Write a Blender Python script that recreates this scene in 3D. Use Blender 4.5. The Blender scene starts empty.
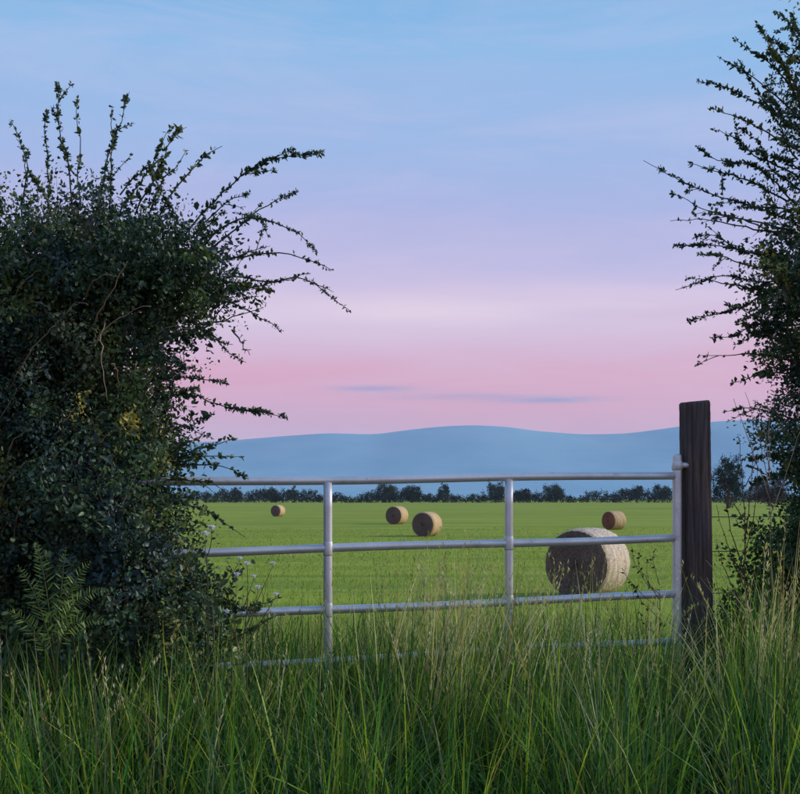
import bpy, math
import numpy as np
from mathutils import Vector

R = math.radians
sc = bpy.context.scene
COL = sc.collection

# ------------------------------------------------------------------ camera
EYE = 1.2                      # eye height above the gateway ground
FOC = 1100.0                   # focal length in pixels of an 800 px wide frame
HORIZON = 497.5
cam_data = bpy.data.cameras.new("camera")
cam_data.sensor_width = 36.0
cam_data.lens = 36.0 * FOC / 800.0
cam_data.shift_y = (HORIZON - 397.0) / 800.0
cam_data.clip_start = 0.05
cam_data.clip_end = 30000
cam = bpy.data.objects.new("camera", cam_data)
cam.location = (0, 0, EYE)
cam.rotation_euler = (R(90), 0, 0)
COL.objects.link(cam)
sc.camera = cam

# ------------------------------------------------------------------ light
SUN_ELEV, SUN_AZ = 23.0, 78.0          # azimuth from +Y (view direction) towards +X
sun_data = bpy.data.lights.new("sun", 'SUN')
sun_data.energy = 3.0
sun_data.angle = R(8)
sun_data.color = (1.0, 0.88, 0.78)
sun = bpy.data.objects.new("sun", sun_data)
sdir = Vector((math.cos(R(SUN_ELEV)) * math.sin(R(SUN_AZ)), math.cos(R(SUN_ELEV)) * math.cos(R(SUN_AZ)), math.sin(R(SUN_ELEV))))
sun.rotation_euler = sdir.to_track_quat('Z', 'Y').to_euler()
sun.location = (30, 10, 20)
COL.objects.link(sun)

vs = sc.view_settings
vs.view_transform = 'Standard'
vs.look = 'None'
vs.exposure = 0.4
vs.gamma = 1.0
vs.use_curve_mapping = False
sc.cycles.max_bounces = 6
sc.cycles.transparent_max_bounces = 8
sc.cycles.volume_bounces = 0
sc.cycles.use_denoising = True


def lin(r, g, b):
    f = lambda c: (c / 12.92 if c <= 0.04045 else ((c + 0.055) / 1.055) ** 2.4)
    return (f(r / 255), f(g / 255), f(b / 255))


class NT:
    """small helper for node trees"""
    def __init__(self, tree):
        self.t = tree
        tree.nodes.clear()

    def n(self, typ, **kw):
        nd = self.t.nodes.new(typ)
        for k, v in kw.items():
            setattr(nd, k, v)
        return nd

    def link(self, a, b):
        self.t.links.new(a, b)

    def val(self, sock, v):
        if hasattr(v, 'is_linked') or isinstance(v, bpy.types.NodeSocket):
            self.link(v, sock)
        else:
            sock.default_value = v

    def math(self, op, a, b=0.0, c=0.0, clamp=False):
        nd = self.n('ShaderNodeMath', operation=op, use_clamp=clamp)
        self.val(nd.inputs[0], a)
        self.val(nd.inputs[1], b)
        self.val(nd.inputs[2], c)
        return nd.outputs[0]

    def mix(self, fac, a, b, blend='MIX'):
        nd = self.n('ShaderNodeMix', data_type='RGBA', blend_type=blend)
        self.val(nd.inputs[0], fac)
        for i, v in ((6, a), (7, b)):
            if isinstance(v, tuple):
                v = (v[0], v[1], v[2], 1.0)
            self.val(nd.inputs[i], v)
        return nd.outputs[2]

    def ramp(self, fac, stops, interp='LINEAR'):
        nd = self.n('ShaderNodeValToRGB')
        cr = nd.color_ramp
        cr.interpolation = interp
        while len(cr.elements) < len(stops):
            cr.elements.new(0.5)
        for e, (p, c) in zip(cr.elements, stops):
            e.position = p
            e.color = (c[0], c[1], c[2], 1.0)
        self.link(fac, nd.inputs[0])
        return nd.outputs[0]

    def noise(self, vec, scale, detail=4.0, rough=0.55, dist=0.0):
        nd = self.n('ShaderNodeTexNoise')
        nd.inputs['Scale'].default_value = scale
        nd.inputs['Detail'].default_value = detail
        nd.inputs['Roughness'].default_value = rough
        nd.inputs['Distortion'].default_value = dist
        if vec is not None:
            self.link(vec, nd.inputs['Vector'])
        return nd.outputs['Fac']

    def mapping(self, vec, scale=(1, 1, 1), loc=(0, 0, 0)):
        nd = self.n('ShaderNodeMapping')
        nd.inputs['Scale'].default_value = scale
        nd.inputs['Location'].default_value = loc
        self.link(vec, nd.inputs['Vector'])
        return nd.outputs[0]


# ------------------------------------------------------------------ sky (world)
world = bpy.data.worlds.new("World")
sc.world = world
world.use_nodes = True
w = NT(world.node_tree)
tc = w.n('ShaderNodeTexCoord')
sep = w.n('ShaderNodeSeparateXYZ')
w.link(tc.outputs['Generated'], sep.inputs[0])
elev = w.math('ARCSINE', sep.outputs['Z'])                       # radians
azim = w.math('ARCTAN2', sep.outputs['X'], sep.outputs['Y'])     # 0 = view direction


def el(y):
    return math.atan((HORIZON - y) / FOC)


comb = w.n('ShaderNodeCombineXYZ')
w.link(azim, comb.inputs[0])
w.link(elev, comb.inputs[1])
ae = comb.outputs[0]
# soft streaky drift of the colour bands
n1 = w.noise(w.mapping(ae, (2.2, 14.0, 1.0), (3.1, 0.4, 0)), 1.0, 5.0, 0.55, 0.3)
shift = w.math('MULTIPLY', w.math('SUBTRACT', n1, 0.5), 0.08)
e2 = w.math('ADD', elev, shift)
EMAX = 0.9
fac = w.math('DIVIDE', e2, EMAX, clamp=True)
SKY = [(505, (208, 170, 198)), (440, (210, 170, 200)), (405, (218, 165, 192)), (375, (219, 168, 194)), (345, (213, 180, 207)),
       (312, (208, 188, 217)), (270, (189, 182, 220)), (205, (166, 176, 220)), (130, (156, 180, 222)), (50, (142, 182, 223)), (-10, (126, 175, 220))]
stops = [(max(0.0, el(y)) / EMAX, lin(*c)) for y, c in SKY] + [(1.0, lin(84, 138, 200))]
base_sky = w.ramp(fac, stops)
# pale band of thin cloud, warm streaks and narrow lavender cloud bars
n2 = w.noise(w.mapping(ae, (3.0, 26.0, 1.0), (0.7, 2.2, 0)), 1.0, 6.0, 0.6, 0.5)
n3 = w.noise(w.mapping(ae, (9.0, 150.0, 1.0), (5.3, 1.9, 0)), 1.0, 5.0, 0.6, 0.4)


def band(centre_y, half_px):
    d = w.math('DIVIDE', w.math('SUBTRACT', elev, el(centre_y)), half_px / FOC)
    return w.math('POWER', 2.718, w.math('MULTIPLY', w.math('MULTIPLY', d, d), -1.0))


def blob(cx, cy, hx, hy):
    a = w.math('DIVIDE', w.math('SUBTRACT', azim, math.atan((cx - 400) / FOC)), hx / FOC)
    e = w.math('DIVIDE', w.math('SUBTRACT', w.math('ADD', elev, w.math('MULTIPLY', shift, 0.12)), el(cy)), hy / FOC)
    return w.math('POWER', 2.718, w.math('MULTIPLY', w.math('ADD', w.math('MULTIPLY', a, a), w.math('MULTIPLY', e, e)), -1.0))


s1 = w.mix(w.math('MULTIPLY', band(312, 26), w.math('MULTIPLY_ADD', n2, 1.5, -0.42, clamp=True)), base_sky, lin(232, 212, 228))
s1 = w.mix(w.math('MULTIPLY', blob(425, 312, 95, 11), 0.5), s1, lin(236, 216, 228))
s2 = w.mix(w.math('MULTIPLY', band(372, 22), w.math('MULTIPLY_ADD', n2, 1.7, -0.6, clamp=True)), s1, lin(224, 152, 178))
streak = w.math('MULTIPLY_ADD', n3, 2.0, -0.75, clamp=True)
s3 = w.mix(w.math('MULTIPLY', band(60, 90), w.math('MULTIPLY_ADD', n1, 0.9, -0.3, clamp=True)), s2, lin(112, 172, 226))
bars = w.math('ADD', w.math('ADD', blob(375, 389.5, 40, 3.0), blob(553, 400.5, 50, 3.2)), w.math('MULTIPLY', blob(460, 397, 70, 3.4), 0.6), clamp=True)
s4 = w.mix(w.math('MULTIPLY', bars, w.math('MULTIPLY_ADD', streak, 0.7, 0.6, clamp=True)), s3, lin(148, 152, 198))
n4 = w.noise(w.mapping(ae, (2.6, 17.0, 1.0), (8.3, 6.1, 0)), 1.0, 8.0, 0.68, 1.2)
s4 = w.mix(w.math('MULTIPLY', w.math('MULTIPLY_ADD', n4, 2.6, -1.15, clamp=True), 0.28), s4, lin(226, 206, 228))
bg1 = w.n('ShaderNodeBackground')
w.link(s4, bg1.inputs[0])
bg1.inputs[1].default_value = 0.82
nish = w.n('ShaderNodeTexSky', sky_type='NISHITA')
nish.sun_disc = False
nish.sun_elevation = R(SUN_ELEV)
nish.sun_rotation = R(SUN_AZ)
bg2 = w.n('ShaderNodeBackground')
w.link(nish.outputs[0], bg2.inputs[0])
bg2.inputs[1].default_value = 0.004
addw = w.n('ShaderNodeAddShader')
w.link(bg1.outputs[0], addw.inputs[0])
w.link(bg2.outputs[0], addw.inputs[1])
wout = w.n('ShaderNodeOutputWorld')
w.link(addw.outputs[0], wout.inputs[0])


# ------------------------------------------------------------------ helpers
rng = np.random.default_rng(20)
FIELD_Z = EYE - 2.1


def at(px, py, y):
    """a point of the place, from its bearing in the photograph and its distance"""
    return np.array([(px - 400) * y / FOC, y, EYE - (py - HORIZON) * y / FOC])


def ground_z(x, y):
    x = np.asarray(x, float)
    y = np.asarray(y, float)
    t = np.clip((y - 5.3) / 3.6, 0, 1)
    t = t * t * (3 - 2 * t)
    near = 0.03 * np.sin(x * 1.3 + 0.5) * np.sin(y * 1.7)
    far = 0.04 * np.sin(x * 0.11 + 1) * np.sin(y * 0.09) * np.clip((y - 9) / 20, 0, 1)
    return near * (1 - t) + t * FIELD_Z + far


def mesh_from(name, verts, faces, smooth=False, tint=None):
    """faces: (n,k) int array, or list of such arrays"""
    if isinstance(faces, np.ndarray):
        faces = [faces]
    me = bpy.data.meshes.new(name)
    verts = np.asarray(verts, np.float32)
    loops = np.concatenate([f.reshape(-1) for f in faces]).astype(np.int32)
    tot = np.concatenate([np.full(len(f), f.shape[1], np.int32) for f in faces])
    me.vertices.add(len(verts))
    me.vertices.foreach_set("co", verts.reshape(-1))
    me.loops.add(len(loops))
    me.loops.foreach_set("vertex_index", loops)
    me.polygons.add(len(tot))
    st = np.zeros(len(tot), np.int32)
    st[1:] = np.cumsum(tot)[:-1]
    me.polygons.foreach_set("loop_start", st)
    me.polygons.foreach_set("loop_total", tot)
    me.update(calc_edges=True)
    if smooth:
        me.polygons.foreach_set("use_smooth", np.ones(len(tot), bool))
    if tint is not None:
        at_ = me.attributes.new("tint", 'FLOAT_COLOR', 'POINT')
        c = np.ones((len(verts), 4), np.float32)
        c[:, :3] = tint
        at_.data.foreach_set("color", c.reshape(-1))
    me.validate()
    return me


def obj(name, me, mat, parent=None, kind=None):
    o = bpy.data.objects.new(name, me)
    COL.objects.link(o)
    if mat is not None and not me.materials:
        me.materials.append(mat)
    if parent is not None:
        o.parent = parent
    if kind:
        o["kind"] = kind
    return o


def thing(name, label, cat, loc=(0, 0, 0), group=None):
    o = bpy.data.objects.new(name, None)
    o.empty_display_size = 0.1
    COL.objects.link(o)
    o.location = loc
    return tag(o, label, cat, group)


def tag(o, label, cat, group=None):
    o["label"] = label
    o["category"] = cat
    if group:
        o["group"] = group
    return o


def merge(parts):
    """parts: list of (verts, faces, tint|None) -> one"""
    V, F, T, off = [], {}, [], 0
    for v, fs, t in parts:
        v = np.asarray(v, float)
        V.append(v)
        if isinstance(fs, np.ndarray):
            fs = [fs]
        for f in fs:
            F.setdefault(f.shape[1], []).append(f + off)
        T.append(np.broadcast_to(np.array((1, 1, 1) if t is None else t, float), (len(v), 3)))
        off += len(v)
    return np.concatenate(V), [np.concatenate(x) for x in F.values()], np.concatenate(T)


def unit(a):
    return a / np.maximum(np.linalg.norm(a, axis=-1, keepdims=True), 1e-9)


def tube(P, rad, seg=6, cap=True):
    P = np.asarray(P, float)
    n = len(P)
    rad = np.broadcast_to(np.asarray(rad, float), (n,))
    T = unit(np.gradient(P, axis=0))
    ref = np.array([0.31, 0.17, 0.93]) if abs(T[0, 2]) < 0.8 else np.array([0.93, 0.31, 0.17])
    A = unit(np.cross(T, ref))
    B = np.cross(T, A)
    th = np.linspace(0, 2 * np.pi, seg, endpoint=False)
    V = P[:, None] + rad[:, None, None] * (np.cos(th)[None, :, None] * A[:, None] + np.sin(th)[None, :, None] * B[:, None])
    V = V.reshape(-1, 3)
    i = np.arange(n - 1)[:, None] * seg
    j = np.arange(seg)[None]
    k = (j + 1) % seg
    F = np.stack([i + j, i + k, i + seg + k, i + seg + j], -1).reshape(-1, 4)
    fs = [F]
    if cap:
        V = np.concatenate([V, P[:1], P[-1:]])
        c0, c1 = n * seg, n * seg + 1
        a = np.arange(seg)
        b = (a + 1) % seg
        fs.append(np.concatenate([np.stack([np.full(seg, c0), b, a], -1),
                                  np.stack([np.full(seg, c1), (n - 1) * seg + a, (n - 1) * seg + b], -1)]))
    return V, fs


def curve(p0, p1, sag=(0, 0, 0), n=10, wob=0.0):
    """gently bent path from p0 to p1; sag displaces the middle"""
    t = np.linspace(0, 1, n)[:, None]
    P = (1 - t) * np.asarray(p0) + t * np.asarray(p1) + 4 * t * (1 - t) * np.asarray(sag)
    if wob:
        d = rng.normal(0, wob, (n, 3))
        d[0] = 0
        P = P + d
    return P


def leaf_faces(P, D, L, W, fold=0.25):
    """two-triangle folded leaves. P base, D unit direction, L length, W half width"""
    n = len(P)
    rnd = rng.normal(size=(n, 3))
    S = unit(np.cross(D, rnd))
    N = np.cross(D, S)
    L = np.broadcast_to(L, (n,))[:, None]
    W = np.broadcast_to(W, (n,))[:, None]
    mid = P + D * L * 0.48
    V = np.stack([P, mid + S * W + N * W * fold, P + D * L - N * W * 0.3, mid - S * W + N * W * fold], 1).reshape(-1, 3)
    b = np.arange(n)[:, None] * 4
    F = np.concatenate([b + np.array([0, 2, 1]), b + np.array([0, 3, 2])], 0)
    return V, F


def ovate(P, D, L, W, fold=0.28):
    """folded ovate leaves of four triangles"""
    n = len(P)
    S = unit(np.cross(D, rng.normal(size=(n, 3))))
    N = np.cross(D, S)
    L = np.broadcast_to(L, (n,))[:, None]
    W = np.broadcast_to(W, (n,))[:, None]
    a, b = P + D * L * 0.3, P + D * L * 0.68 - N * W * 0.1
    V = np.stack([P, a + S * W + N * W * fold, b + S * W * 0.72 + N * W * fold, P + D * L - N * W * 0.4, b - S * W * 0.72 + N * W * fold, a - S * W + N * W * fold], 1).reshape(-1, 3)
    k_ = np.arange(n)[:, None] * 6
    return V, np.concatenate([k_ + np.array([0, 3, 2, 1]), k_ + np.array([0, 5, 4, 3])], 0)


def rand_dirs(n, up=0.0):
    d = rng.normal(size=(n, 3))
    d[:, 2] += up
    return unit(d)


def palette(n, cols, w_=None, jit=0.18):
    cols = np.array(cols, float)
    i = rng.choice(len(cols), n, p=None if w_ is None else np.array(w_) / np.sum(w_))
    c = cols[i] * (1 + rng.normal(0, jit, (n, 1)))
    return np.clip(c, 0.001, 1)


# ------------------------------------------------------------------ materials
def new_mat(name):
    m = bpy.data.materials.new(name)
    m.use_nodes = True
    t = NT(m.node_tree)
    out = t.n('ShaderNodeOutputMaterial')
    bs = t.n('ShaderNodeBsdfPrincipled')
    t.link(bs.outputs[0], out.inputs[0])
    return m, t, bs, out


def foliage_mat(name, trans=0.25, rough=0.55, spec=0.3):
    m, t, bs, out = new_mat(name)
    a = t.n('ShaderNodeAttribute', attribute_name="tint")
    geo = t.n('ShaderNodeNewGeometry')
    nz = t.noise(geo.outputs['Position'], 9.0, 3.0)
    c = t.mix(1.0, a.outputs['Color'], t.ramp(nz, [(0.3, (0.75, 0.75, 0.75)), (0.7, (1.25, 1.25, 1.2))]), 'MULTIPLY')
    t.link(c, bs.inputs['Base Color'])
    bs.inputs['Roughness'].default_value = rough
    bs.inputs['Specular IOR Level'].default_value = spec
    tr = t.n('ShaderNodeBsdfTranslucent')
    t.link(t.mix(1.0, c, (1.1, 1.25, 0.6), 'MULTIPLY'), tr.inputs[0])
    mx = t.n('ShaderNodeMixShader')
    mx.inputs[0].default_value = trans
    t.link(bs.outputs[0], mx.inputs[1])
    t.link(tr.outputs[0], mx.inputs[2])
    t.link(mx.outputs[0], out.inputs[0])
    return m


M_LEAF = foliage_mat("hedge_leaf", 0.18, 0.5, 0.35)
M_GRASS = foliage_mat("grass_blade", 0.35, 0.5, 0.3)
M_FAR = foliage_mat("far_foliage", 0.1, 0.8, 0.1)


def bark_mat(name, c1, c2, scale=30.0):
    m, t, bs, out = new_mat(name)
    geo = t.n('ShaderNodeTexCoord')
    nz = t.noise(t.mapping(geo.outputs['Object'], (1, 1, 0.25)), scale, 6.0, 0.65)
    t.link(t.ramp(nz, [(0.3, c1), (0.7, c2)]), bs.inputs['Base Color'])
    bs.inputs['Roughness'].default_value = 0.85
    bs.inputs['Specular IOR Level'].default_value = 0.2
    bp = t.n('ShaderNodeBump')
    bp.inputs['Strength'].default_value = 0.5
    bp.inputs['Distance'].default_value = 0.004
    t.link(nz, bp.inputs['Height'])
    t.link(bp.outputs[0], bs.inputs['Normal'])
    return m


M_BARK = bark_mat("hawthorn_bark", (0.05, 0.04, 0.032), (0.14, 0.115, 0.09))
M_TWIG = bark_mat("twig_bark", (0.20, 0.15, 0.10), (0.46, 0.34, 0.22), 14)
M_SHOOT = bark_mat("green_shoot", (0.035, 0.045, 0.03), (0.09, 0.10, 0.055), 14)
M_RUST = bark_mat("dry_dock_stem", (0.06, 0.022, 0.016), (0.15, 0.055, 0.035), 22)
M_DRYDARK = bark_mat("dry_weed_stem", (0.028, 0.025, 0.02), (0.07, 0.055, 0.04), 22)
M_STEMGREEN = bark_mat("flower_stem", (0.05, 0.05, 0.03), (0.13, 0.11, 0.06), 22)


def metal_mat():
    m, t, bs, out = new_mat("galvanised_steel")
    g = t.n('ShaderNodeTexCoord')
    big = t.noise(g.outputs['Object'], 5.0, 5.0, 0.6)
    fine = t.noise(t.mapping(g.outputs['Object'], (1, 1, 1)), 90.0, 4.0, 0.6)
    c = t.ramp(big, [(0.3, (0.56, 0.56, 0.55)), (0.5, (0.74, 0.735, 0.71)), (0.7, (0.84, 0.83, 0.79))])
    c = t.mix(t.math('MULTIPLY_ADD', fine, 0.9, -0.25, clamp=True), c, (0.56, 0.565, 0.58))
    blot = t.noise(t.mapping(g.outputs['Object'], (1, 1, 1), (4, 2, 7)), 16.0, 6.0, 0.7)
    c = t.mix(t.math('MULTIPLY_ADD', blot, 5.0, -3.0, clamp=True), c, (0.22, 0.16, 0.11))
    t.link(c, bs.inputs['Base Color'])
    bs.inputs['Metallic'].default_value = 0.55
    t.link(t.ramp(fine, [(0.2, (0.38, 0.38, 0.38)), (0.8, (0.6, 0.6, 0.6))]), bs.inputs['Roughness'])
    bp = t.n('ShaderNodeBump')
    bp.inputs['Strength'].default_value = 0.15
    bp.inputs['Distance'].default_value = 0.001
    t.link(fine, bp.inputs['Height'])
    t.link(bp.outputs[0], bs.inputs['Normal'])
    return m


M_STEEL = metal_mat()


def post_mat():
    m, t, bs, out = new_mat("weathered_post_wood")
    g = t.n('ShaderNodeTexCoord')
    grain = t.noise(t.mapping(g.outputs['Object'], (22, 22, 1.1)), 2.2, 7.0, 0.65, 0.6)
    blot = t.noise(t.mapping(g.outputs['Object'], (3, 3, 1.6)), 2.0, 4.0, 0.6)
    c = t.ramp(grain, [(0.25, (0.03, 0.02, 0.016)), (0.45, (0.08, 0.056, 0.044)), (0.6, (0.14, 0.102, 0.082)), (0.78, (0.24, 0.19, 0.16))])
    c = t.mix(t.math('MULTIPLY_ADD', blot, 2.2, -0.95, clamp=True), c, (0.085, 0.082, 0.095))
    t.link(c, bs.inputs['Base Color'])
    bs.inputs['Roughness'].default_value = 0.85
    bs.inputs['Specular IOR Level'].default_value = 0.15
    bp = t.n('ShaderNodeBump')
    bp.inputs['Strength'].default_value = 0.7
    bp.inputs['Distance'].default_value = 0.004
    t.link(grain, bp.inputs['Height'])
    t.link(bp.outputs[0], bs.inputs['Normal'])
    return m


M_POST = post_mat()


def straw_mat(name, cols, mapscale):
    m, t, bs, out = new_mat(name)
    g = t.n('ShaderNodeTexCoord')
    a = t.n('ShaderNodeAttribute', attribute_name="tint")
    f1 = t.noise(t.mapping(g.outputs['Object'], mapscale), 16.0, 5.0, 0.7, 0.4)
    f2 = t.noise(g.outputs['Object'], 3.0, 4.0, 0.6)
    c = t.ramp(f1, [(0.25, cols[0]), (0.5, cols[1]), (0.75, cols[2])])
    c = t.mix(t.math('MULTIPLY_ADD', f2, 1.6, -0.55, clamp=True), c, cols[3])
    c = t.mix(1.0, c, a.outputs['Color'], 'MULTIPLY')
    oi = t.n('ShaderNodeObjectInfo')
    c = t.mix(1.0, c, oi.outputs['Color'], 'MULTIPLY')
    t.link(c, bs.inputs['Base Color'])
    bs.inputs['Roughness'].default_value = 0.9
    bs.inputs['Specular IOR Level'].default_value = 0.1
    bp = t.n('ShaderNodeBump')
    bp.inputs['Strength'].default_value = 0.9
    bp.inputs['Distance'].default_value = 0.02
    t.link(f1, bp.inputs['Height'])
    t.link(bp.outputs[0], bs.inputs['Normal'])
    return m


M_STRAW_SIDE = straw_mat("wrapped_straw_side", [(0.30, 0.26, 0.19), (0.50, 0.45, 0.36), (0.66, 0.62, 0.54), (0.56, 0.47, 0.30)], (2.2, 0.6, 2.2))
M_STRAW_END = straw_mat("weathered_straw_end", [(0.07, 0.05, 0.046), (0.16, 0.118, 0.108), (0.28, 0.215, 0.195), (0.18, 0.11, 0.085)], (1, 1, 1))


def field_mat():
    m, t, bs, out = new_mat("mown_field")
    g = t.n('ShaderNodeNewGeometry')
    p = g.outputs['Position']
    big = t.noise(t.mapping(p, (0.05, 0.09, 1)), 1.0, 5.0, 0.6)
    mid = t.noise(t.mapping(p, (0.5, 0.9, 1)), 1.0, 5.0, 0.65)
    fine = t.noise(p, 14.0, 5.0, 0.7)
    c = t.ramp(big, [(0.3, (0.17, 0.235, 0.02)), (0.55, (0.23, 0.29, 0.026)), (0.75, (0.30, 0.34, 0.038))])
    c = t.mix(t.math('MULTIPLY_ADD', mid, 1.6, -0.6, clamp=True), c, (0.15, 0.21, 0.02))
    c = t.mix(t.math('MULTIPLY_ADD', fine, 1.3, -0.5, clamp=True), c, (0.27, 0.34, 0.06))
    row = t.noise(t.mapping(p, (0.012, 0.42, 1), (0, 4, 0)), 1.0, 4.0, 0.6, 0.3)
    c = t.mix(t.math('MULTIPLY_ADD', row, 2.4, -1.0, clamp=True), c, (0.27, 0.36, 0.035))
    rut = t.noise(t.mapping(p, (0.03, 0.3, 1), (7, 1, 0)), 1.0, 6.0, 0.7, 0.6)
    c = t.mix(t.math('MULTIPLY_ADD', rut, 3.6, -1.75, clamp=True), c, (0.09, 0.175, 0.02))
    dry = t.noise(t.mapping(p, (0.16, 0.22, 1), (3.0, 1.0, 0)), 1.0, 5.0, 0.65)
    c = t.mix(t.math('MULTIPLY_ADD', dry, 4.0, -2.3, clamp=True), c, (0.36, 0.33, 0.10))
    sx = t.n('ShaderNodeSeparateXYZ')
    t.link(p, sx.inputs[0])
    # uncut bank at the gateway: soil and dark old grass
    bank = t.math('MULTIPLY_ADD', sx.outputs['Y'], -0.35, 3.3, clamp=True)
    c = t.mix(bank, c, t.ramp(fine, [(0.3, (0.02, 0.035, 0.01)), (0.7, (0.06, 0.085, 0.025))]))
    t.link(c, bs.inputs['Base Color'])
    bs.inputs['Roughness'].default_value = 0.9
    bs.inputs['Specular IOR Level'].default_value = 0.1
    bp = t.n('ShaderNodeBump')
    bp.inputs['Strength'].default_value = 0.6
    bp.inputs['Distance'].default_value = 0.05
    t.link(t.math('ADD', t.math('MULTIPLY', fine, 0.5), mid), bp.inputs['Height'])
    t.link(bp.outputs[0], bs.inputs['Normal'])
    return m


M_FIELD = field_mat()


def hill_mat():
    m, t, bs, out = new_mat("haze_tinted_hillside")
    g = t.n('ShaderNodeNewGeometry')
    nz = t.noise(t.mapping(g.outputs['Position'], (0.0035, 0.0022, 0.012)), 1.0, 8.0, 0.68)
    c = t.ramp(nz, [(0.3, (0.17, 0.36, 0.48)), (0.48, (0.20, 0.40, 0.52)), (0.7, (0.25, 0.43, 0.54))])  # blue of the distant haze is mixed into the hill colour
    t.link(c, bs.inputs['Base Color'])
    bs.inputs['Roughness'].default_value = 1.0
    bs.inputs['Specular IOR Level'].default_value = 0.0
    return m


M_HILL = hill_mat()

# ------------------------------------------------------------------ ground
ys = np.unique(np.concatenate([np.linspace(-60, 1, 14), np.arange(1, 12, 0.25), np.arange(12, 60, 2.0), np.geomspace(60, 5300, 26)]))
xs = np.unique(np.concatenate([-np.geomspace(8, 3300, 26), np.arange(-8, 8.01, 0.4), np.geomspace(8, 3300, 26)]))
gx, gy = np.meshgrid(xs, ys)
gz = ground_z(gx, gy)
V = np.stack([gx, gy, gz], -1).reshape(-1, 3)
nx, ny = len(xs), len(ys)
ii = (np.arange(ny - 1)[:, None] * nx + np.arange(nx - 1)[None]).reshape(-1)
F = np.stack([ii, ii + 1, ii + nx + 1, ii + nx], -1)
field = obj("field", mesh_from("field", V, F, True), M_FIELD, kind="structure")
field["label"] = "wide mown green hay field sloping away behind the gate"

# hills
ridge = np.array([(-1500, 452), (-900, 438), (-500, 446), (-200, 436), (0, 441), (120, 443), (219, 441), (277, 436), (329, 432.5), (375, 434),
                  (407, 429.5), (440, 426), (472, 424.5), (505, 426), (537, 430.5), (583, 434), (628, 433), (680, 426), (712, 421), (760, 419),
                  (820, 424), (950, 437), (1200, 428), (1500, 440), (1900, 430), (2300, 448)], float)
HY = 4000.0
hx = np.linspace(-460, 1260, 300)
hpy = np.interp(hx, ridge[:, 0], ridge[:, 1])
ker = np.hanning(9)
hpy[4:-4] = np.convolve(hpy, ker / ker.sum(), 'valid')
X = (hx - 400) * HY / FOC
top = EYE + (HORIZON - hpy) * HY / FOC
prof = np.array([(2350, -0.02), (2500, 0.02), (2800, 0.12), (3150, 0.33), (3500, 0.6), (3800, 0.86), (4000, 1.0), (4250, 0.93), (4700, 0.6), (5200, 0.1)])
V = []
for k, (yy, s) in enumerate(prof):
    bump = 0 if yy == 4000 else 7 * np.sin(X / 130 + yy * 0.01) * np.sin(X / 310 + k)
    # keep the slopes in front below the sight line to the ridge
    V.append(np.stack([X, np.full_like(X, yy), FIELD_Z - 1 + top * s + bump * s], -1))
V = np.concatenate(V)
nx = len(X)
ii = (np.arange(len(prof) - 1)[:, None] * nx + np.arange(nx - 1)[None]).reshape(-1)
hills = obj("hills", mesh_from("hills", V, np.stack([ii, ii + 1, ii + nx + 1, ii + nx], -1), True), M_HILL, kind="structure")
hills["label"] = "long low range of hazy blue hills on the skyline"

# haze: the evening air between gate and hills
hm = bpy.data.materials.new("evening_haze")
hm.use_nodes = True
h = NT(hm.node_tree)
ho = h.n('ShaderNodeOutputMaterial')
pv = h.n('ShaderNodeVolumePrincipled')
pv.inputs['Color'].default_value = (0.62, 0.80, 1.0, 1)
pv.inputs['Density'].default_value = 1.0e-4
pv.inputs['Anisotropy'].default_value = 0.0
h.link(pv.outputs[0], ho.inputs['Volume'])
hv = np.array([(x, y, z) for x in (-3400, 3400) for y in (-80, 5400) for z in (FIELD_Z - 4, 330)], float)
hf = np.array([(0, 1, 3, 2), (4, 6, 7, 5), (0, 4, 5, 1), (2, 3, 7, 6), (0, 2, 6, 4), (1, 5, 7, 3)])
haze = obj("haze", mesh_from("haze", hv, hf), hm, kind="stuff")
haze["label"] = "thin blue evening haze lying over the fields"
haze["category"] = "haze"


# ------------------------------------------------------------------ far hedge and trees
DARK = [(0.014, 0.032, 0.016), (0.024, 0.045, 0.02), (0.010, 0.022, 0.014), (0.034, 0.052, 0.024)]


def crown_mesh(name, blobs, n, size, cols=DARK, wts=None, spread=0.2, per=40):
    """leaf clumps filling ellipsoids. blobs: (cx,cy,cz,rx,ry,rz)"""
    b = np.array(blobs, float)
    vol = b[:, 3] * b[:, 4] * b[:, 5]
    nc = max(8, n // per)
    k = rng.choice(len(b), nc, p=vol / vol.sum())
    r = rng.random((nc, 1)) ** 0.28
    C = b[k, :3] + rand_dirs(nc) * r * b[k, 3:]
    cc = palette(nc, cols, wts, 0.25)
    q = rng.integers(0, nc, n)
    sg = b[k, 3:].min(1)[q][:, None] * spread
    P = C[q] + rng.normal(0, 1, (n, 3)) * sg
    V, F = leaf_faces(P, rand_dirs(n, 0.2), size * rng.uniform(0.6, 1.3, n), size * 0.42 * rng.uniform(0.7, 1.2, n))
    T = np.repeat(cc[q] * (1 + rng.normal(0, 0.15, (n, 1))), 4, 0)
    return mesh_from(name, V, F, tint=np.clip(T, 0.002, 1))


HD = 455.0
blobs = []
for px in np.arange(-420, 1160, 1.9):
    g = at(px, HORIZON, HD + rng.uniform(-1.5, 1.5))
    hh = 3.5 + 0.7 * math.sin(px * 0.051) + 0.6 * math.sin(px * 0.17 + 1) + rng.uniform(-0.7, 0.9)
    if 195 < px < 320:
        hh += 0.9 + rng.uniform(-0.4, 1.0)
    if 585 < px < 680:
        hh += 0.8 + rng.uniform(-0.6, 1.3)
    blobs.append((g[0], g[1], FIELD_Z + hh * 0.5, 1.0, 1.5, hh * 0.5))
hedge = obj("hedgerow", crown_mesh("hedgerow", blobs, 120000, 0.5, spread=0.4, per=9), M_FAR)
hedge["kind"] = "thing"
tag(hedge, "long dark hedgerow along the far edge of the field", "hedge")


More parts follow.
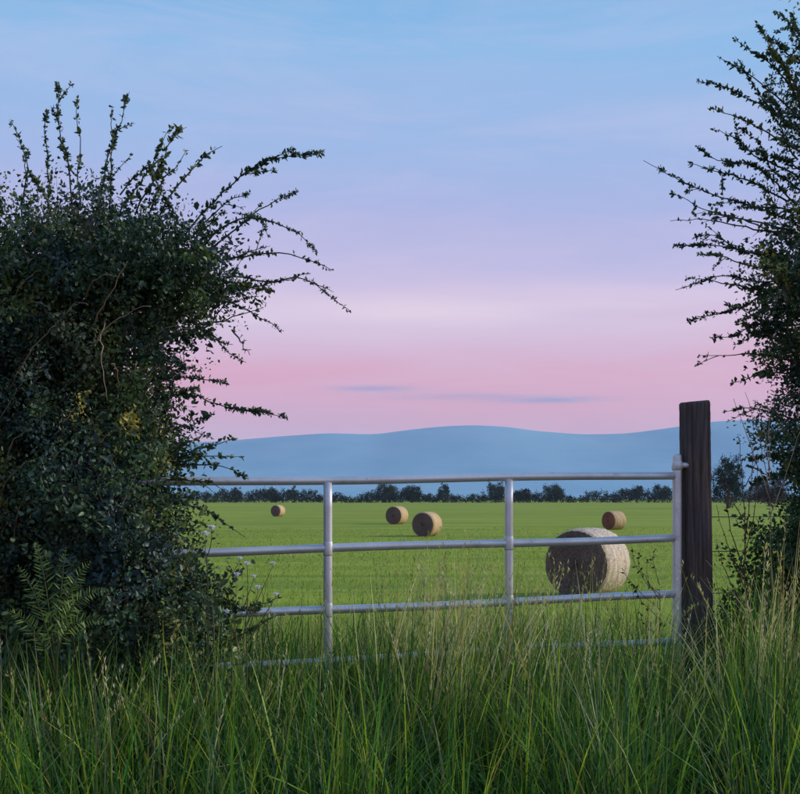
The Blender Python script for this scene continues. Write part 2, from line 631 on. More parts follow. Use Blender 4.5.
def far_tree(name, label, px, ytop, half_w, dist, n, cols=DARK, trunk=True, lobes=6, group="trees standing in the far hedgerow", size=0.42, low=0.12, cat="tree"):
    gx_ = (px - 400) * dist / FOC
    ht = EYE + (HORIZON - ytop) * dist / FOC - FIELD_Z
    rw = half_w * dist / FOC
    t = thing(name, label, cat, (gx_, dist, FIELD_Z), group)
    bl = [(0, 0, ht * (0.5 + low / 2), rw * 0.8, rw * 0.8, ht * (0.5 - low / 2) * 0.9)]
    for i in range(lobes):
        a = i * 2.4
        q = 0.55 + 0.25 * rng.random()
        bl.append((math.cos(a) * rw * 0.55, math.sin(a) * rw * 0.5, ht * (low + (1 - low) * (0.25 + 0.5 * rng.random())), rw * 0.45, rw * 0.45, ht * (1 - low) * 0.24 * (0.7 + q)))
    obj("crown", crown_mesh("crown", bl, n, size, cols), M_FAR, t, "stuff")
    parts = []
    P = curve((0, 0, -0.2), (0.15, 0, ht * 0.6), (0.1, 0, 0), 6)
    v, f = tube(P, np.linspace(0.26, 0.1, 6) * ht / 7, 7)
    parts.append((v, f, None))
    for i in range(5):
        a = i * 1.3
        z = ht * (0.28 + 0.06 * i)
        v, f = tube(curve((0.05, 0, z), (math.cos(a) * rw * 0.6, math.sin(a) * rw * 0.6, z + ht * 0.25), (0, 0, -0.1), 5), np.linspace(0.1, 0.03, 5) * ht / 7, 5)
        parts.append((v, f, None))
    v, f, _ = merge(parts)
    obj("trunk", mesh_from("trunk", v, f, True), M_BARK, t)
    return t


TEAL = [(0.022, 0.048, 0.036), (0.03, 0.058, 0.04), (0.016, 0.036, 0.03)]
far_tree("hedgerow_tree", "broad ragged dark tree in far hedge left of two bales", 386, 482, 12, 448, 4200)
far_tree("hedgerow_tree", "rounded bushy tree in far hedge above the pair of bales", 411, 485.5, 11.5, 449, 4200)
far_tree("hedgerow_tree", "slender pale-topped tree in far hedge right of the pair of bales", 443, 482.5, 6.5, 450, 2400, TEAL)
far_tree("hedgerow_tree", "upright dark tree in far hedge just left of middle gate upright", 496, 482.5, 9.5, 449, 3600)
far_tree("hedgerow_tree", "small low bushy tree in far hedge right of middle gate upright", 523, 489.5, 7.5, 449, 2400)
far_tree("hedgerow_tree", "wide dome-shaped tree in far hedge above the largest bale", 553, 484.5, 12, 450, 4200)
far_tree("hedgerow_tree", "slim tree in far hedge above the small reddish-ended bale", 637, 484, 6, 450, 2200, TEAL)
far_tree("hedgerow_tree", "leafy tree in far hedge beside the gate's hinge upright", 662, 485, 9, 450, 3000)
far_tree("hedgerow_tree", "dark rounded bush in far hedge just clear of the left bush", 236, 488, 6.5, 450, 2200)
far_tree("hedgerow_tree", "low twin-topped tree in far hedge above the smallest bale", 271, 488.5, 8, 450, 2400)
far_tree("hedgerow_tree", "narrow green tree in far hedge between smallest bale and gate upright", 292, 487, 5, 450, 1800, TEAL)
far_tree("field_tree", "lone dark green tree with rounded crown seen right of wooden post", 728, 455, 16.5, 215, 8500,
         [(0.016, 0.038, 0.028), (0.025, 0.05, 0.03), (0.012, 0.026, 0.022)], group=None, size=0.27, low=0.04, lobes=12)
far_tree("copper_bush", "rounded brown-leaved bush half hidden by the right-hand hedge", 769, 476, 20, 260, 6500,
         [(0.05, 0.032, 0.028), (0.07, 0.045, 0.04), (0.035, 0.024, 0.022)], group=None, size=0.3, low=0.05, lobes=8, cat="bush")


# ------------------------------------------------------------------ hay bales
def bale_meshes(seed):
    r_ = np.random.default_rng(seed)
    Rr, L = 0.70, 1.22
    na, nl = 120, 34
    th = np.linspace(0, 2 * np.pi, na, endpoint=False)
    u = np.linspace(-1, 1, nl)
    ringn = r_.normal(0, 1, nl)
    A, U = np.meshgrid(th, u)
    rad = Rr - 0.045 * np.abs(U) ** 10 + 0.006 * ringn[:, None] + 0.012 * np.sin(3 * A + 4 * U + seed) * np.cos(2 * U) + r_.normal(0, 0.004, A.shape)
    x, z = rad * np.cos(A), rad * np.sin(A)
    z = np.where(z < -0.66, -0.66 + (z + 0.66) * 0.25, z)            # settled on the stubble
    V = np.stack([x, U * L / 2, z + 0.675], -1).reshape(-1, 3)
    i = np.arange(nl - 1)[:, None] * na
    j = np.arange(na)[None]
    k = (j + 1) % na
    F = np.stack([i + j, i + k, i + na + k, i + na + j], -1).reshape(-1, 4)
    edge = np.clip((np.abs(U) - 0.8) / 0.2, 0, 1)
    tint = (1 + 0.10 * ringn[:, None] + r_.normal(0, 0.06, A.shape))[..., None] * (1 - 0.25 * edge[..., None] * np.array([0.6, 0.8, 1.0]))
    side = mesh_from("straw_roll", V, F, True, np.clip(tint.reshape(-1, 3), 0.3, 1.4))
    ends = []
    for s in (-1, 1):
        nr = 44
        rr = np.linspace(0, 1, nr)[1:]
        A, Q = np.meshgrid(th, rr)
        rim = rad[0 if s < 0 else -1][None, :] - 0.004
        spiral = np.sin(2 * np.pi * (Q * 17 + A / (2 * np.pi)) + 0.8 * np.sin(3 * A) + 0.6 * np.sin(7 * A + Q * 9))
        d = 0.012 * spiral + 0.022 * np.sin(2 * A + 3 * Q) * (1 - Q) + r_.normal(0, 0.007, A.shape)
        d = d * np.clip((1 - Q) * 12, 0, 1) + 0.03 * (1 - Q ** 2)
        x, z = rim * Q * np.cos(A), rim * Q * np.sin(A)
        z = np.where(z < -0.66, -0.66 + (z + 0.66) * 0.25, z)
        V = np.stack([x, s * (L / 2 + d), z + 0.675], -1).reshape(-1, 3)
        V = np.concatenate([V, [[0, s * (L / 2 + 0.03), 0.675]]])
        m_ = nr - 1
        i = np.arange(m_ - 1)[:, None] * na
        jj = np.arange(na)[None]
        kk = (jj + 1) % na
        F = np.stack([i + jj, i + kk, i + na + kk, i + na + jj], -1).reshape(-1, 4)
        c = np.stack([np.full(na, m_ * na), np.arange(na), (np.arange(na) + 1) % na], -1)
        tn = (1 + 0.22 * spiral + r_.normal(0, 0.12, A.shape)) * (1 + 0.15 * np.sin(A * 2 + 1) * Q)
        tn = np.concatenate([tn.reshape(-1), [1.0]])[:, None] * np.array([1.0, 1.0, 1.0])
        ends.append(mesh_from("end_face", V, [F, c], True, np.clip(tn, 0.35, 1.7)))
    # loose stems poking out
    n = 1500
    a = r_.uniform(0, 2 * np.pi, n)
    on_end = r_.random(n) < 0.55
    q = np.sqrt(r_.random(n)) * 0.69
    uu = r_.uniform(-1, 1, n)
    P = np.where(on_end[:, None],
                 np.stack([q * np.cos(a), -(L / 2 + 0.015) * np.where(r_.random(n) < 0.7, 1, -1), q * np.sin(a) + 0.675], -1),
                 np.stack([0.69 * np.cos(a), uu * L / 2, 0.69 * np.sin(a) + 0.675], -1))
    P[:, 2] = np.maximum(P[:, 2], 0.01)
    out = np.where(on_end[:, None], np.stack([0 * a, np.sign(P[:, 1]), 0 * a], -1), np.stack([np.cos(a), 0 * a, np.sin(a)], -1))
    tang = np.stack([-np.sin(a), r_.normal(0, 0.5, n), np.cos(a)], -1)
    D = unit(tang * np.where(r_.random(n) < .5, 1, -1)[:, None] + out * r_.uniform(0.1, 0.5, n)[:, None] + r_.normal(0, 0.3, (n, 3)))
    V, F = leaf_faces(P, D, r_.uniform(0.05, 0.15, n), 0.003)
    T = np.repeat(np.where(on_end[:, None], [[0.20, 0.155, 0.125]], [[0.55, 0.48, 0.36]]) * r_.uniform(0.6, 1.4, (n, 1)), 4, 0)
    loose = mesh_from("loose_straw", V, F, tint=T)
    return side, ends, loose


BM = [bale_meshes(3), bale_meshes(8)]
M_LOOSE = foliage_mat("loose_straw", 0.1, 0.8, 0.1)
BALES = [  # px centre, base y, diameter scale, yaw, variant, label
    (588, 596.5, 1.04, 33, 0, "largest round hay bale nearest the gate, brown end facing viewer"),
    (427, 535.5, 0.98, 26, 1, "front bale of the close pair in the middle of the field"),
    (397, 524.5, 1.02, 27, 0, "back bale of the close pair, partly behind its neighbour"),
    (278, 516.5, 0.92, 24, 1, "smallest round bale, far off alone at the left of the field"),
    (614, 529.5, 0.88, 54, 0, "small bale with reddish end, behind the largest bale"),
]
for px, by, s, yaw, var, lab in BALES:
    dist = 2.1 * FOC / (by - HORIZON)
    p = at(px, by, dist)
    t = thing("hay_bale", lab, "hay bale", (p[0], p[1], float(ground_z(p[0], p[1])) - 0.015), "round hay bales in the field")
    t.rotation_euler = (0, 0, -R(yaw))
    t.scale = (s, s, s)
    side, ends, loose = BM[var]
    sr = obj("straw_roll", side, M_STRAW_SIDE, t)
    sr.color = (1.06, 1.02, 1.02, 1) if "largest" in lab and "behind" not in lab else (0.98, 0.82, 0.60, 1)
    for e in ends:
        ef = obj("end_face", e, M_STRAW_END, t)
        ef.color = (1.55, 0.95, 0.72, 1) if "reddish" in lab else (1, 1, 1, 1)
    obj("loose_straw", loose, M_LOOSE, t, "stuff")

# ------------------------------------------------------------------ gate
H0 = at(677, HORIZON, 4.95)[:2]                 # hinge end, plan position
H2 = at(325, HORIZON, 4.53)[:2]                 # second intermediate upright
STEP = (H2 - H0) / 2.0
gate_len = 3.06                                  # in steps of one bay
SAG = -0.014                                     # drop per bay away from the hinge


def gp(s, z):
    q = H0 + STEP * s
    return np.array([q[0], q[1], z + SAG * s])


gate = thing("field_gate", "grey galvanised steel field gate hung across the gateway", "gate", tuple(gp(0, 0.0)))
G0 = gp(0, 0.0)
RAILS = [1.300, 1.018, 0.765, 0.555, 0.37, 0.21]
UP = [1, 1.985, 3.05]
for z in RAILS:
    n = 24
    s = np.linspace(0.02, UP[-1], n)
    P = np.array([gp(a, z) for a in s]) - G0
    P[:, 2] += 0.003 * np.sin(s * 3 + z * 9)
    v, f = tube(P, 0.0172, 20)
    obj("rail", mesh_from("rail", v, f, True), M_STEEL, gate)
for s in UP[:2]:
    P = np.array([gp(s, z) for z in np.linspace(0.18, 1.288, 12)]) - G0
    P[:, 1] -= 0.004
    v, f = tube(P, 0.0182, 20)
    u = obj("upright", mesh_from("upright", v, f, True), M_STEEL, gate)
    for z in RAILS[1:]:                        # weld collars where upright and rail cross
        c = gp(s, z) - G0
        v, f = tube(np.array([c + (0, -0.004, -0.03), c + (0, -0.004, -0.024), c + (0, -0.004, 0.024), c + (0, -0.004, 0.03)]), [0.0183, 0.0200, 0.0200, 0.0183], 16)
        obj("weld", mesh_from("weld", v, f, True), M_STEEL, u)
for s, lo, hi, r in ((0, 0.12, 1.395, 0.0205), (3.05, 0.16, 1.33, 0.020)):
    zs = np.concatenate([np.linspace(lo, hi - 0.012, 12), [hi - 0.004, hi]])
    P = np.array([gp(s, z) for z in zs]) - G0
    v, f = tube(P, np.concatenate([np.full(12, r), [r * 0.92, r * 0.6]]), 24)
    st = obj("end_stile", mesh_from("end_stile", v, f, True), M_STEEL, gate)
    if s == 0:                                  # hinge eyes and bands
        for z in (1.345, 0.26):
            c = gp(0, z) - G0
            v, f = tube(np.array([c + (0, 0, -0.022), c + (0, 0, -0.018), c + (0, 0, 0.018), c + (0, 0, 0.022)]), [0.0208, 0.0235, 0.0235, 0.0208], 20)
            obj("hinge_band", mesh_from("hinge_band", v, f, True), M_STEEL, st)
            v, f = tube(np.array([c + (0.02, 0, 0), c + (0.052, 0, 0)]), 0.0135, 12)
            obj("hinge_eye", mesh_from("hinge_eye", v, f, True), M_STEEL, st)

# ------------------------------------------------------------------ wooden gate post
PB = at(699, HORIZON, 4.99)
PT = at(694.5, 401.5, 5.0)
post = thing("gate_post", "stout dark brown round wooden post carrying the gate hinges", "post", (PB[0], PB[1], 0))
na, nz = 96, 90
th = np.linspace(0, 2 * np.pi, na, endpoint=False)
zz = np.concatenate([np.linspace(-0.3, PT[2] - 0.012, nz - 3), [PT[2] - 0.006, PT[2] - 0.001, PT[2]]])
A, Z = np.meshgrid(th, zz)
gro = sum(np.sin(k_ * A + ph + 0.35 * np.sin(Z * fz + ph * 3)) * am for k_, ph, fz, am in
          ((5, 0.3, 2.1, 0.0016), (11, 1.2, 1.4, 0.0014), (19, 2.2, 2.6, 0.0011), (31, 0.7, 1.7, 0.0008)))
crack = np.zeros_like(A)
for a0, z0, z1, dp in ((4.3, 0.9, 1.7, 0.012), (4.9, 0.2, 1.25, 0.010), (5.5, 1.1, 1.7, 0.009), (3.6, 0.5, 1.5, 0.011)):
    c_ = np.exp(-((A - a0 - 0.06 * np.sin(Z * 3)) / 0.045) ** 2)
    crack += dp * c_ * np.clip((Z - z0) * 5, 0, 1) * np.clip((z1 - Z) * 5, 0, 1)
rad = 0.0665 + 0.003 * (1 - Z / PT[2]) + gro - crack + rng.normal(0, 0.0005, A.shape)
rad[-3] -= 0.002
rad[-2] -= 0.006
rad[-1] -= 0.012
lean = (PT[0] - PB[0]) * (Z / PT[2])
topz = np.where(np.arange(nz)[:, None] >= nz - 3, 0.006 * np.cos(A - 0.5), 0)
V = np.stack([lean + rad * np.cos(A), rad * np.sin(A), Z + topz], -1).reshape(-1, 3)
i = np.arange(nz - 1)[:, None] * na
j = np.arange(na)[None]
k = (j + 1) % na
F = np.stack([i + j, i + k, i + na + k, i + na + j], -1).reshape(-1, 4)
obj("shaft", mesh_from("shaft", V, F, True), M_POST, post)
# end grain, slightly dished with rings
nr = 14
rr = np.linspace(0, 1, nr)[1:]
A, Q = np.meshgrid(th, rr)
rim = rad[-1][None]
Vt = np.stack([lean[-1][None] + rim * Q * np.cos(A), rim * Q * np.sin(A), PT[2] + 0.006 * np.cos(A - 0.5) * Q + 0.0015 * np.sin(Q * 40) * (1 - Q)], -1).reshape(-1, 3)
Vt = np.concatenate([Vt, [[lean[-1, 0], 0, PT[2]]]])
i = np.arange(nr - 2)[:, None] * na
F = np.stack([i + j, i + k, i + na + k, i + na + j], -1).reshape(-1, 4)
c = np.stack([np.full(na, (nr - 1) * na), np.arange(na), (np.arange(na) + 1) % na], -1)
obj("end_grain", mesh_from("end_grain", Vt, [F, c], True), M_POST, post)
for z in (1.345, 0.26):                          # gudgeon pins driven into the post
    lx = (PT[0] - PB[0]) * z / PT[2]
    v, f = tube(np.array([[lx - 0.064 + 0.02, -0.01, z], [lx - 0.064, -0.01, z], [G0[0] + 0.03 - PB[0], G0[1] - PB[1], z]]), 0.011, 12)
    obj("hinge_pin", mesh_from("hinge_pin", v, f, True), M_STEEL, post)

# ------------------------------------------------------------------ wire fence right of the post
M_WIRE, tw, bw, _ = new_mat("rusty_wire")
bw.inputs['Base Color'].default_value = (0.10, 0.085, 0.075, 1)
bw.inputs['Metallic'].default_value = 0.5
bw.inputs['Roughness'].default_value = 0.6
FB = np.array([3.05, 5.5, 0.0])
fence = thing("wire_fence", "thin wire strands running from the wooden post into the right hedge", "fence", (PB[0], PB[1], 0))
for z in (1.112, 0.955, 0.765, 0.5):
    p0 = np.array([0.072 + (PT[0] - PB[0]) * z / PT[2], 0, z])
    p1 = np.array([FB[0] - PB[0], FB[1] - PB[1], z + 0.02])
    v, f = tube(curve(p0 - (0.012, 0, 0), p1, (0, 0, -0.006), 16), 0.0022, 6)
    obj("wire", mesh_from("wire", v, f, True), M_WIRE, fence)
v, f = tube(np.array([[FB[0] - PB[0], FB[1] - PB[1] + 0.05, z] for z in (-0.3, 0.4, 0.8, 1.25, 1.3)]), [0.045, 0.045, 0.044, 0.043, 0.03], 14)
obj("stake", mesh_from("stake", v, f, True), M_POST, fence)


# ------------------------------------------------------------------ hedge bushes
LEAFCOL = [(0.040, 0.084, 0.046), (0.062, 0.112, 0.052), (0.028, 0.062, 0.046), (0.11, 0.155, 0.048), (0.075, 0.115, 0.092), (0.20, 0.195, 0.055)]
LEAFW = [4.5, 5, 3, 3.2, 3.2, 1.3]
FRESH = [(0.10, 0.14, 0.05), (0.14, 0.17, 0.06), (0.06, 0.095, 0.05)]


def bush_foliage(blobs, n_clump, per, size, sig=0.06, cols=LEAFCOL, wts=LEAFW, power=0.33):
    b = np.array(blobs, float)
    dens = b[:, 6] if b.shape[1] > 6 else np.ones(len(b))
    vol = b[:, 3] * b[:, 4] * b[:, 5] * dens
    k = rng.choice(len(b), n_clump, p=vol / vol.sum())
    r = rng.random((n_clump, 1)) ** power
    dirs = rand_dirs(n_clump)
    C = b[k, :3] + dirs * r * b[k, 3:6]
    C[:, 2] = np.maximum(C[:, 2], 0.05)
    n = n_clump * per
    q = np.repeat(np.arange(n_clump), per)
    # each clump is a twig: leaves strung along a short axis that points outwards
    axis = unit(dirs + rng.normal(0, 0.6, (n_clump, 3)) + np.array([0, 0, 0.25]))
    s = np.clip(rng.normal(0, 1, (n, 1)), -2.0, 1.8) * sig * 1.8
    P = C[q] + axis[q] * s + rng.normal(0, sig * 0.55, (n, 3))
    D = unit(axis[q] * 0.6 + rng.normal(0, 0.8, (n, 3)))
    sz = size * (rng.uniform(0.6, 1.12, n_clump)[q]) * rng.uniform(0.6, 1.3, n)
    V, F = ovate(P, D, sz, sz * rng.uniform(0.24, 0.36, n))
    global TW
    a0, a1 = C - axis * sig * 4.2, C + axis * sig * 3.0
    nn = unit(np.cross(axis, rng.normal(size=axis.shape)))
    mm = np.cross(axis, nn)
    ring = [nn, -0.5 * nn + 0.866 * mm, -0.5 * nn - 0.866 * mm]
    mid = (a0 + a1) / 2 + nn * sig * 0.25
    TV = np.stack([a0 + r_ * 0.0024 for r_ in ring] + [mid + r_ * 0.0016 for r_ in ring] + [a1], 1).reshape(-1, 3)
    kb = np.arange(n_clump)[:, None] * 7
    TW = (TV, [np.concatenate([kb + np.array(q_) for q_ in ((0, 1, 4, 3), (1, 2, 5, 4), (2, 0, 3, 5))]), np.concatenate([kb + np.array(q_) for q_ in ((3, 4, 6), (4, 5, 6), (5, 3, 6))])])
    cc = palette(n_clump, cols, wts, 0.22)
    # branches of slightly different growth: olive in places, blue-green in others
    wv_ = np.sin(C[:, 0] * 5.1 + 1.3) * np.sin(C[:, 2] * 4.3 + 0.4) + 0.6 * np.sin(C[:, 0] * 11 + C[:, 2] * 9)
    cc = cc * (1 + 0.35 * np.clip(wv_, -1, 1)[:, None] * np.array([1.2, 0.8, -0.1]))
    T = np.repeat(np.clip(cc[q] * (1 + rng.normal(0, 0.25, (n, 1))), 0.003, 1), 6, 0)
    return V, F, T, C


def leafy_shoot(root, P0, P1, sag, base_r, leaf, dens, origin, cols=LEAFCOL, wts=LEAFW, first=0.1, mat=None, bunch=4, twigs=0.35):
    """one arching shoot: a stem mesh (child of root) with its leaves as sub-part"""
    ln = float(np.linalg.norm(P1 - P0))
    n = max(8, int(ln / 0.04))
    P = curve(P0, P1, sag, n, 0.003)
    t_ = np.linspace(0, 1, n)[:, None]
    P = P + ln * 0.05 * (np.sin(t_ * rng.uniform(4, 9) + rng.uniform(0, 6)) - np.sin(0.0)) * t_ * (1 - t_) * 2 * rng.normal(0, 1, 3)
    parts = []
    v, f = tube(P, np.linspace(base_r, 0.0012, n), 6)
    parts.append((v, f, None))
    # side twigs
    T_ = unit(np.gradient(P, axis=0))
    nodes = [(P, T_, 1.0)]
    for i in range(int(ln / 0.11 * twigs)):
        a = rng.integers(int(n * 0.15), max(int(n * 0.15) + 1, int(n * 0.85)))
        d = unit(T_[a] + rng.normal(0, 0.55, 3))
        l2 = rng.uniform(0.04, 0.17) * min(1.0, ln / 0.5 + 0.3)
        Q = curve(P[a], P[a] + d * l2, (0, 0, 0.004), 5)
        v, f = tube(Q, np.linspace(base_r * 0.5, 0.001, 5), 5)
        parts.append((v, f, None))
        nodes.append((Q, unit(np.gradient(Q, axis=0)), 0.8))
    v, f, _ = merge(parts)
    sh = obj("shoot", mesh_from("shoot", v - origin, f, True), mat or M_SHOOT, root)
    LP, LD, LS = [], [], []
    for Q, TT, s in nodes:
        l = float(np.linalg.norm(np.diff(Q, axis=0), axis=1).sum())
        m = max(3, int(l * dens * 2.6))
        t = rng.uniform(first if Q is P else 0.2, 1.0, m) ** 0.9
        # leaves gather at nodes along the stem
        t = np.round(t * l / 0.017) * 0.017 / l + rng.normal(0, 0.006, m) / max(l, 0.05)
        t = np.clip(t, 0, 1)
        keep = rng.random(m) < (0.66 + 0.34 * np.sin(t * 15 + rng.random() * 6))
        t = t[keep]
        for _ in range(bunch):
            idx = t * (len(Q) - 1)
            i0 = np.clip(idx.astype(int), 0, len(Q) - 2)
            fr = (idx - i0)[:, None]
            pp = Q[i0] * (1 - fr) + Q[i0 + 1] * fr
            dd = unit(TT[i0] * 0.5 + rng.normal(0, 0.75, (len(t), 3)) + np.array([0, 0, 0.1]))
            LP.append(pp + rng.normal(0, 0.003, pp.shape))
            LD.append(dd)
            LS.append(leaf * 0.8 * s * rng.uniform(0.8, 1.15) * rng.uniform(0.55, 1.25, len(t)) * (1.05 - 0.25 * t))
    LP, LD, LS = np.concatenate(LP), np.concatenate(LD), np.concatenate(LS)
    if len(LP):
        V, F = ovate(LP, LD, LS, LS * 0.27)
        c1 = palette(1, cols, wts, 0.2)
        T = np.repeat(np.clip(0.5 * palette(len(LP), cols, wts, 0.2) + 0.5 * c1, 0.003, 1), 6, 0)
        obj("leaves", mesh_from("leaves", V - origin, F, tint=T), M_LEAF, sh, "stuff")
    return sh


def el3(px, py, y, rx, ry, rdepth, dens=1.0):
    c = at(px, py, y)
    return (c[0], c[1], c[2], rx * y / FOC, rdepth, ry * y / FOC, dens)


# --- large overgrown bush on the left
LO = np.array([-1.75, 4.85, 0.0])
left = thing("hawthorn_bush", "tall overgrown dark green bush with arching leafy shoots swallowing the gate's left end", "bush", tuple(LO))
LB = [el3(30, 295, 4.85, 130, 95, 0.62), el3(125, 275, 4.75, 95, 66, 0.55), el3(185, 272, 4.65, 58, 42, 0.40), el3(-60, 330, 4.9, 130, 130, 0.7),
      el3(45, 410, 4.75, 125, 110, 0.65), el3(115, 430, 4.6, 70, 58, 0.45, 0.9), el3(150, 470, 4.45, 42, 36, 0.3, 0.9),
      el3(20, 560, 4.65, 150, 120, 0.6), el3(115, 545, 4.5, 72, 62, 0.42), el3(110, 625, 4.45, 110, 60, 0.4, 0.9), el3(-80, 520, 4.8, 120, 200, 0.7),
      el3(135, 350, 4.7, 62, 42, 0.4, 0.8),
      el3(95, 500, 4.05, 78, 62, 0.25, 1.5), el3(120, 590, 4.0, 95, 60, 0.22, 1.4), el3(130, 660, 3.95, 110, 50, 0.2, 1.2), el3(150, 545, 4.1, 45, 40, 0.2, 1.2),
      el3(205, 622, 3.95, 48, 26, 0.16, 1.3)]
V, F, T, C = bush_foliage(LB, 3000, 84, 0.0235, 0.045)
obj("twigs", mesh_from("twigs", TW[0] - LO, TW[1], True), M_BARK, left, "stuff")
obj("foliage", mesh_from("foliage", V - LO, F, tint=T), M_LEAF, left, "stuff")
inner = [tuple(b[:3]) + tuple(0.55 * np.array(b[3:6])) + (b[6],) for b in LB]
V, F, T, _ = bush_foliage(inner, 800, 46, 0.032, 0.06, LEAFCOL[:3], LEAFW[:3], 0.5)
obj("inner_foliage", mesh_from("inner_foliage", V - LO, F, tint=T), M_LEAF, left, "stuff")
for i in range(5):
    b0 = LO + np.array([rng.uniform(-0.5, 0.5), rng.uniform(-0.2, 0.2), -0.05])
    b1 = at(rng.uniform(-20, 150), rng.uniform(240, 330), 4.8)
    v, f = tube(curve(b0, b1, (rng.uniform(-.12, .12), 0, 0), 14, 0.012) - LO, np.linspace(0.045, 0.012, 14), 9)
    obj("stem", mesh_from("stem", v, f, True), M_BARK, left)
for i in range(26):
    q = C[rng.integers(0, len(C))]
    b0 = LO + np.array([(q[0] - LO[0]) * 0.45, rng.uniform(-.2, .2), max(0.3, q[2] - rng.uniform(0.5, 0.9))])
    v, f = tube(curve(b0, q, (0, 0, 0.06), 9, 0.01) - LO, np.linspace(0.014, 0.003, 9), 6)
    obj("limb", mesh_from("limb", v, f, True), M_BARK, left)
# bare tan twigs lying over the face of the bush: start, end (bearing) and distance
for x0, y0, x1, y1, d, r in ((8, 392, 55, 325, 4.12, 0.0036), (55, 330, 88, 305, 4.12, 0.003), (88, 335, 128, 262, 4.16, 0.003), (85, 300, 118, 278, 4.1, 0.003),
                             (80, 370, 150, 305, 4.16, 0.004), (105, 320, 108, 400, 4.12, 0.003), (55, 440, 75, 408, 4.05, 0.0035), (48, 490, 62, 450, 4.02, 0.003),
                             (5, 480, 30, 430, 4.05, 0.003), (0, 500, 45, 455, 4.06, 0.0032), (62, 565, 108, 508, 4.0, 0.0035), (15, 545, 35, 485, 4.02, 0.003),
                             (92, 352, 100, 330, 4.1, 0.0025), (30, 250, 50, 215, 4.2, 0.003), (150, 345, 190, 330, 4.2, 0.0025), (85, 460, 130, 425, 4.08, 0.003),
                             (118, 395, 112, 365, 4.1, 0.0025), (12, 320, 40, 270, 4.2, 0.003)):
    v, f = tube(curve(at(x0, y0, d + 0.3), at(x1, y1, d), (rng.uniform(-.02, .02), -0.05, rng.uniform(0, .04)), 12, 0.003) - LO, np.linspace(r, r * 0.25, 12), 6)
    obj("twig", mesh_from("twig", v, f, True), M_TWIG, left)
# arching shoots against the sky: start, tip, upward bow (px), distance, leaf density, leaf size
SH_L = [(72, 215, 57, 84, 6, 4.75, 60, .028, 0), (52, 215, 11, 121, -4, 4.7, 55, .026, 0), (48, 215, 45, 110, 3, 4.8, 60, .024, 0), (98, 215, 128, 92, 4, 4.75, 45, .03, 0),
        (80, 210, 76, 99, -5, 4.7, 16, .03, 1), (118, 215, 172, 126, -5, 4.7, 40, .034, 1), (110, 215, 112, 106, 4, 4.7, 30, .026, 0), (135, 215, 186, 127, 10, 4.65, 34, .045, 1),
        (150, 212, 186, 152, 5, 4.65, 34, .03, 1), (160, 215, 222, 147, 12, 4.6, 24, .034, 1), (185, 235, 322, 153, 26, 4.55, 50, .029, 0), (195, 240, 224, 212, 0, 4.5, 50, .026, 0),
        (212, 248, 296, 191, 6, 4.5, 45, .024, 0), (190, 240, 248, 192, 5, 4.6, 45, .026, 0), (205, 245, 318, 252, 28, 4.5, 50, .024, 0), (215, 262, 333, 271, 12, 4.45, 42, .022, 0),
        (215, 283, 348, 309, 18, 4.45, 42, .021, 0), (210, 285, 272, 292, 4, 4.5, 55, .026, 0), (210, 300, 282, 333, 8, 4.5, 36, .022, 0), (190, 315, 246, 363, -3, 4.5, 36, .025, 0),
        (195, 330, 262, 308, 0, 4.5, 14, .028, 1), (232, 330, 250, 355, 0, 4.45, 10, .026, 1), (160, 335, 228, 345, 5, 4.55, 60, .028, 0), (140, 385, 226, 384, 8, 4.5, 60, .027, 0),
        (135, 405, 286, 417, 12, 4.45, 62, .028, 0), (150, 420, 205, 436, 4, 4.5, 60, .026, 0), (130, 360, 200, 372, 6, 4.5, 60, .028, 0), (165, 395, 200, 388, 0, 4.45, 40, .03, 0),
        (140, 470, 240, 456, 6, 4.3, 36, .034, 0), (150, 480, 232, 440, 5, 4.3, 34, .034, 0), (160, 475, 244, 477, 14, 4.28, 34, .032, 0), (150, 470, 198, 440, 6, 4.3, 44, .032, 0),
        (165, 480, 226, 492, 6, 4.28, 34, .03, 0), (145, 500, 246, 538, 12, 4.25, 40, .026, 0), (140, 515, 212, 528, 4, 4.25, 44, .026, 0), (135, 530, 205, 556, 4, 4.25, 52, .028, 0),
        (150, 555, 205, 575, 6, 4.2, 50, .028, 0), (120, 195, 150, 165, 2, 4.7, 50, .028, 0), (22, 215, 28, 150, 2, 4.8, 50, .026, 0), (4, 215, -6, 165, 2, 4.85, 60, .03, 0),
        (140, 610, 262, 610, 8, 4.05, 54, .030, 0), (150, 620, 278, 598, -6, 4.05, 46, .028, 0), (140, 640, 240, 640, 10, 4.05, 54, .03, 0), (130, 600, 225, 590, 6, 4.1, 50, .03, 0)]
for x0, y0, x1, y1, bow, d, dens, lf, fresh in SH_L:
    p0, p1 = at(x0, y0, d + 0.05), at(x1, y1, d + rng.uniform(-0.12, 0.06))
    leafy_shoot(left, p0, p1, (0, rng.uniform(-.02, .02), bow * d / FOC), 0.0042, lf, dens, LO, FRESH if fresh else LEAFCOL, [3, 2, 4] if fresh else LEAFW, twigs=0.12 if fresh else 0.5)

# short leafy shoots all over the outside of the bush
for i in range(95):
    q = C[rng.integers(0, len(C))]
    ang = rng.uniform(-0.35, 2.6)
    out = unit(np.array([math.cos(ang) + 0.2, -abs(rng.normal(0.25, 0.35)), math.sin(ang) + 0.25]))
    ln = rng.uniform(0.16, 0.34)
    leafy_shoot(left, q - out * 0.05, q + out * ln, (0, 0, rng.uniform(-.01, .02)), 0.003, rng.uniform(.02, .028), 50, LO, twigs=0.4)

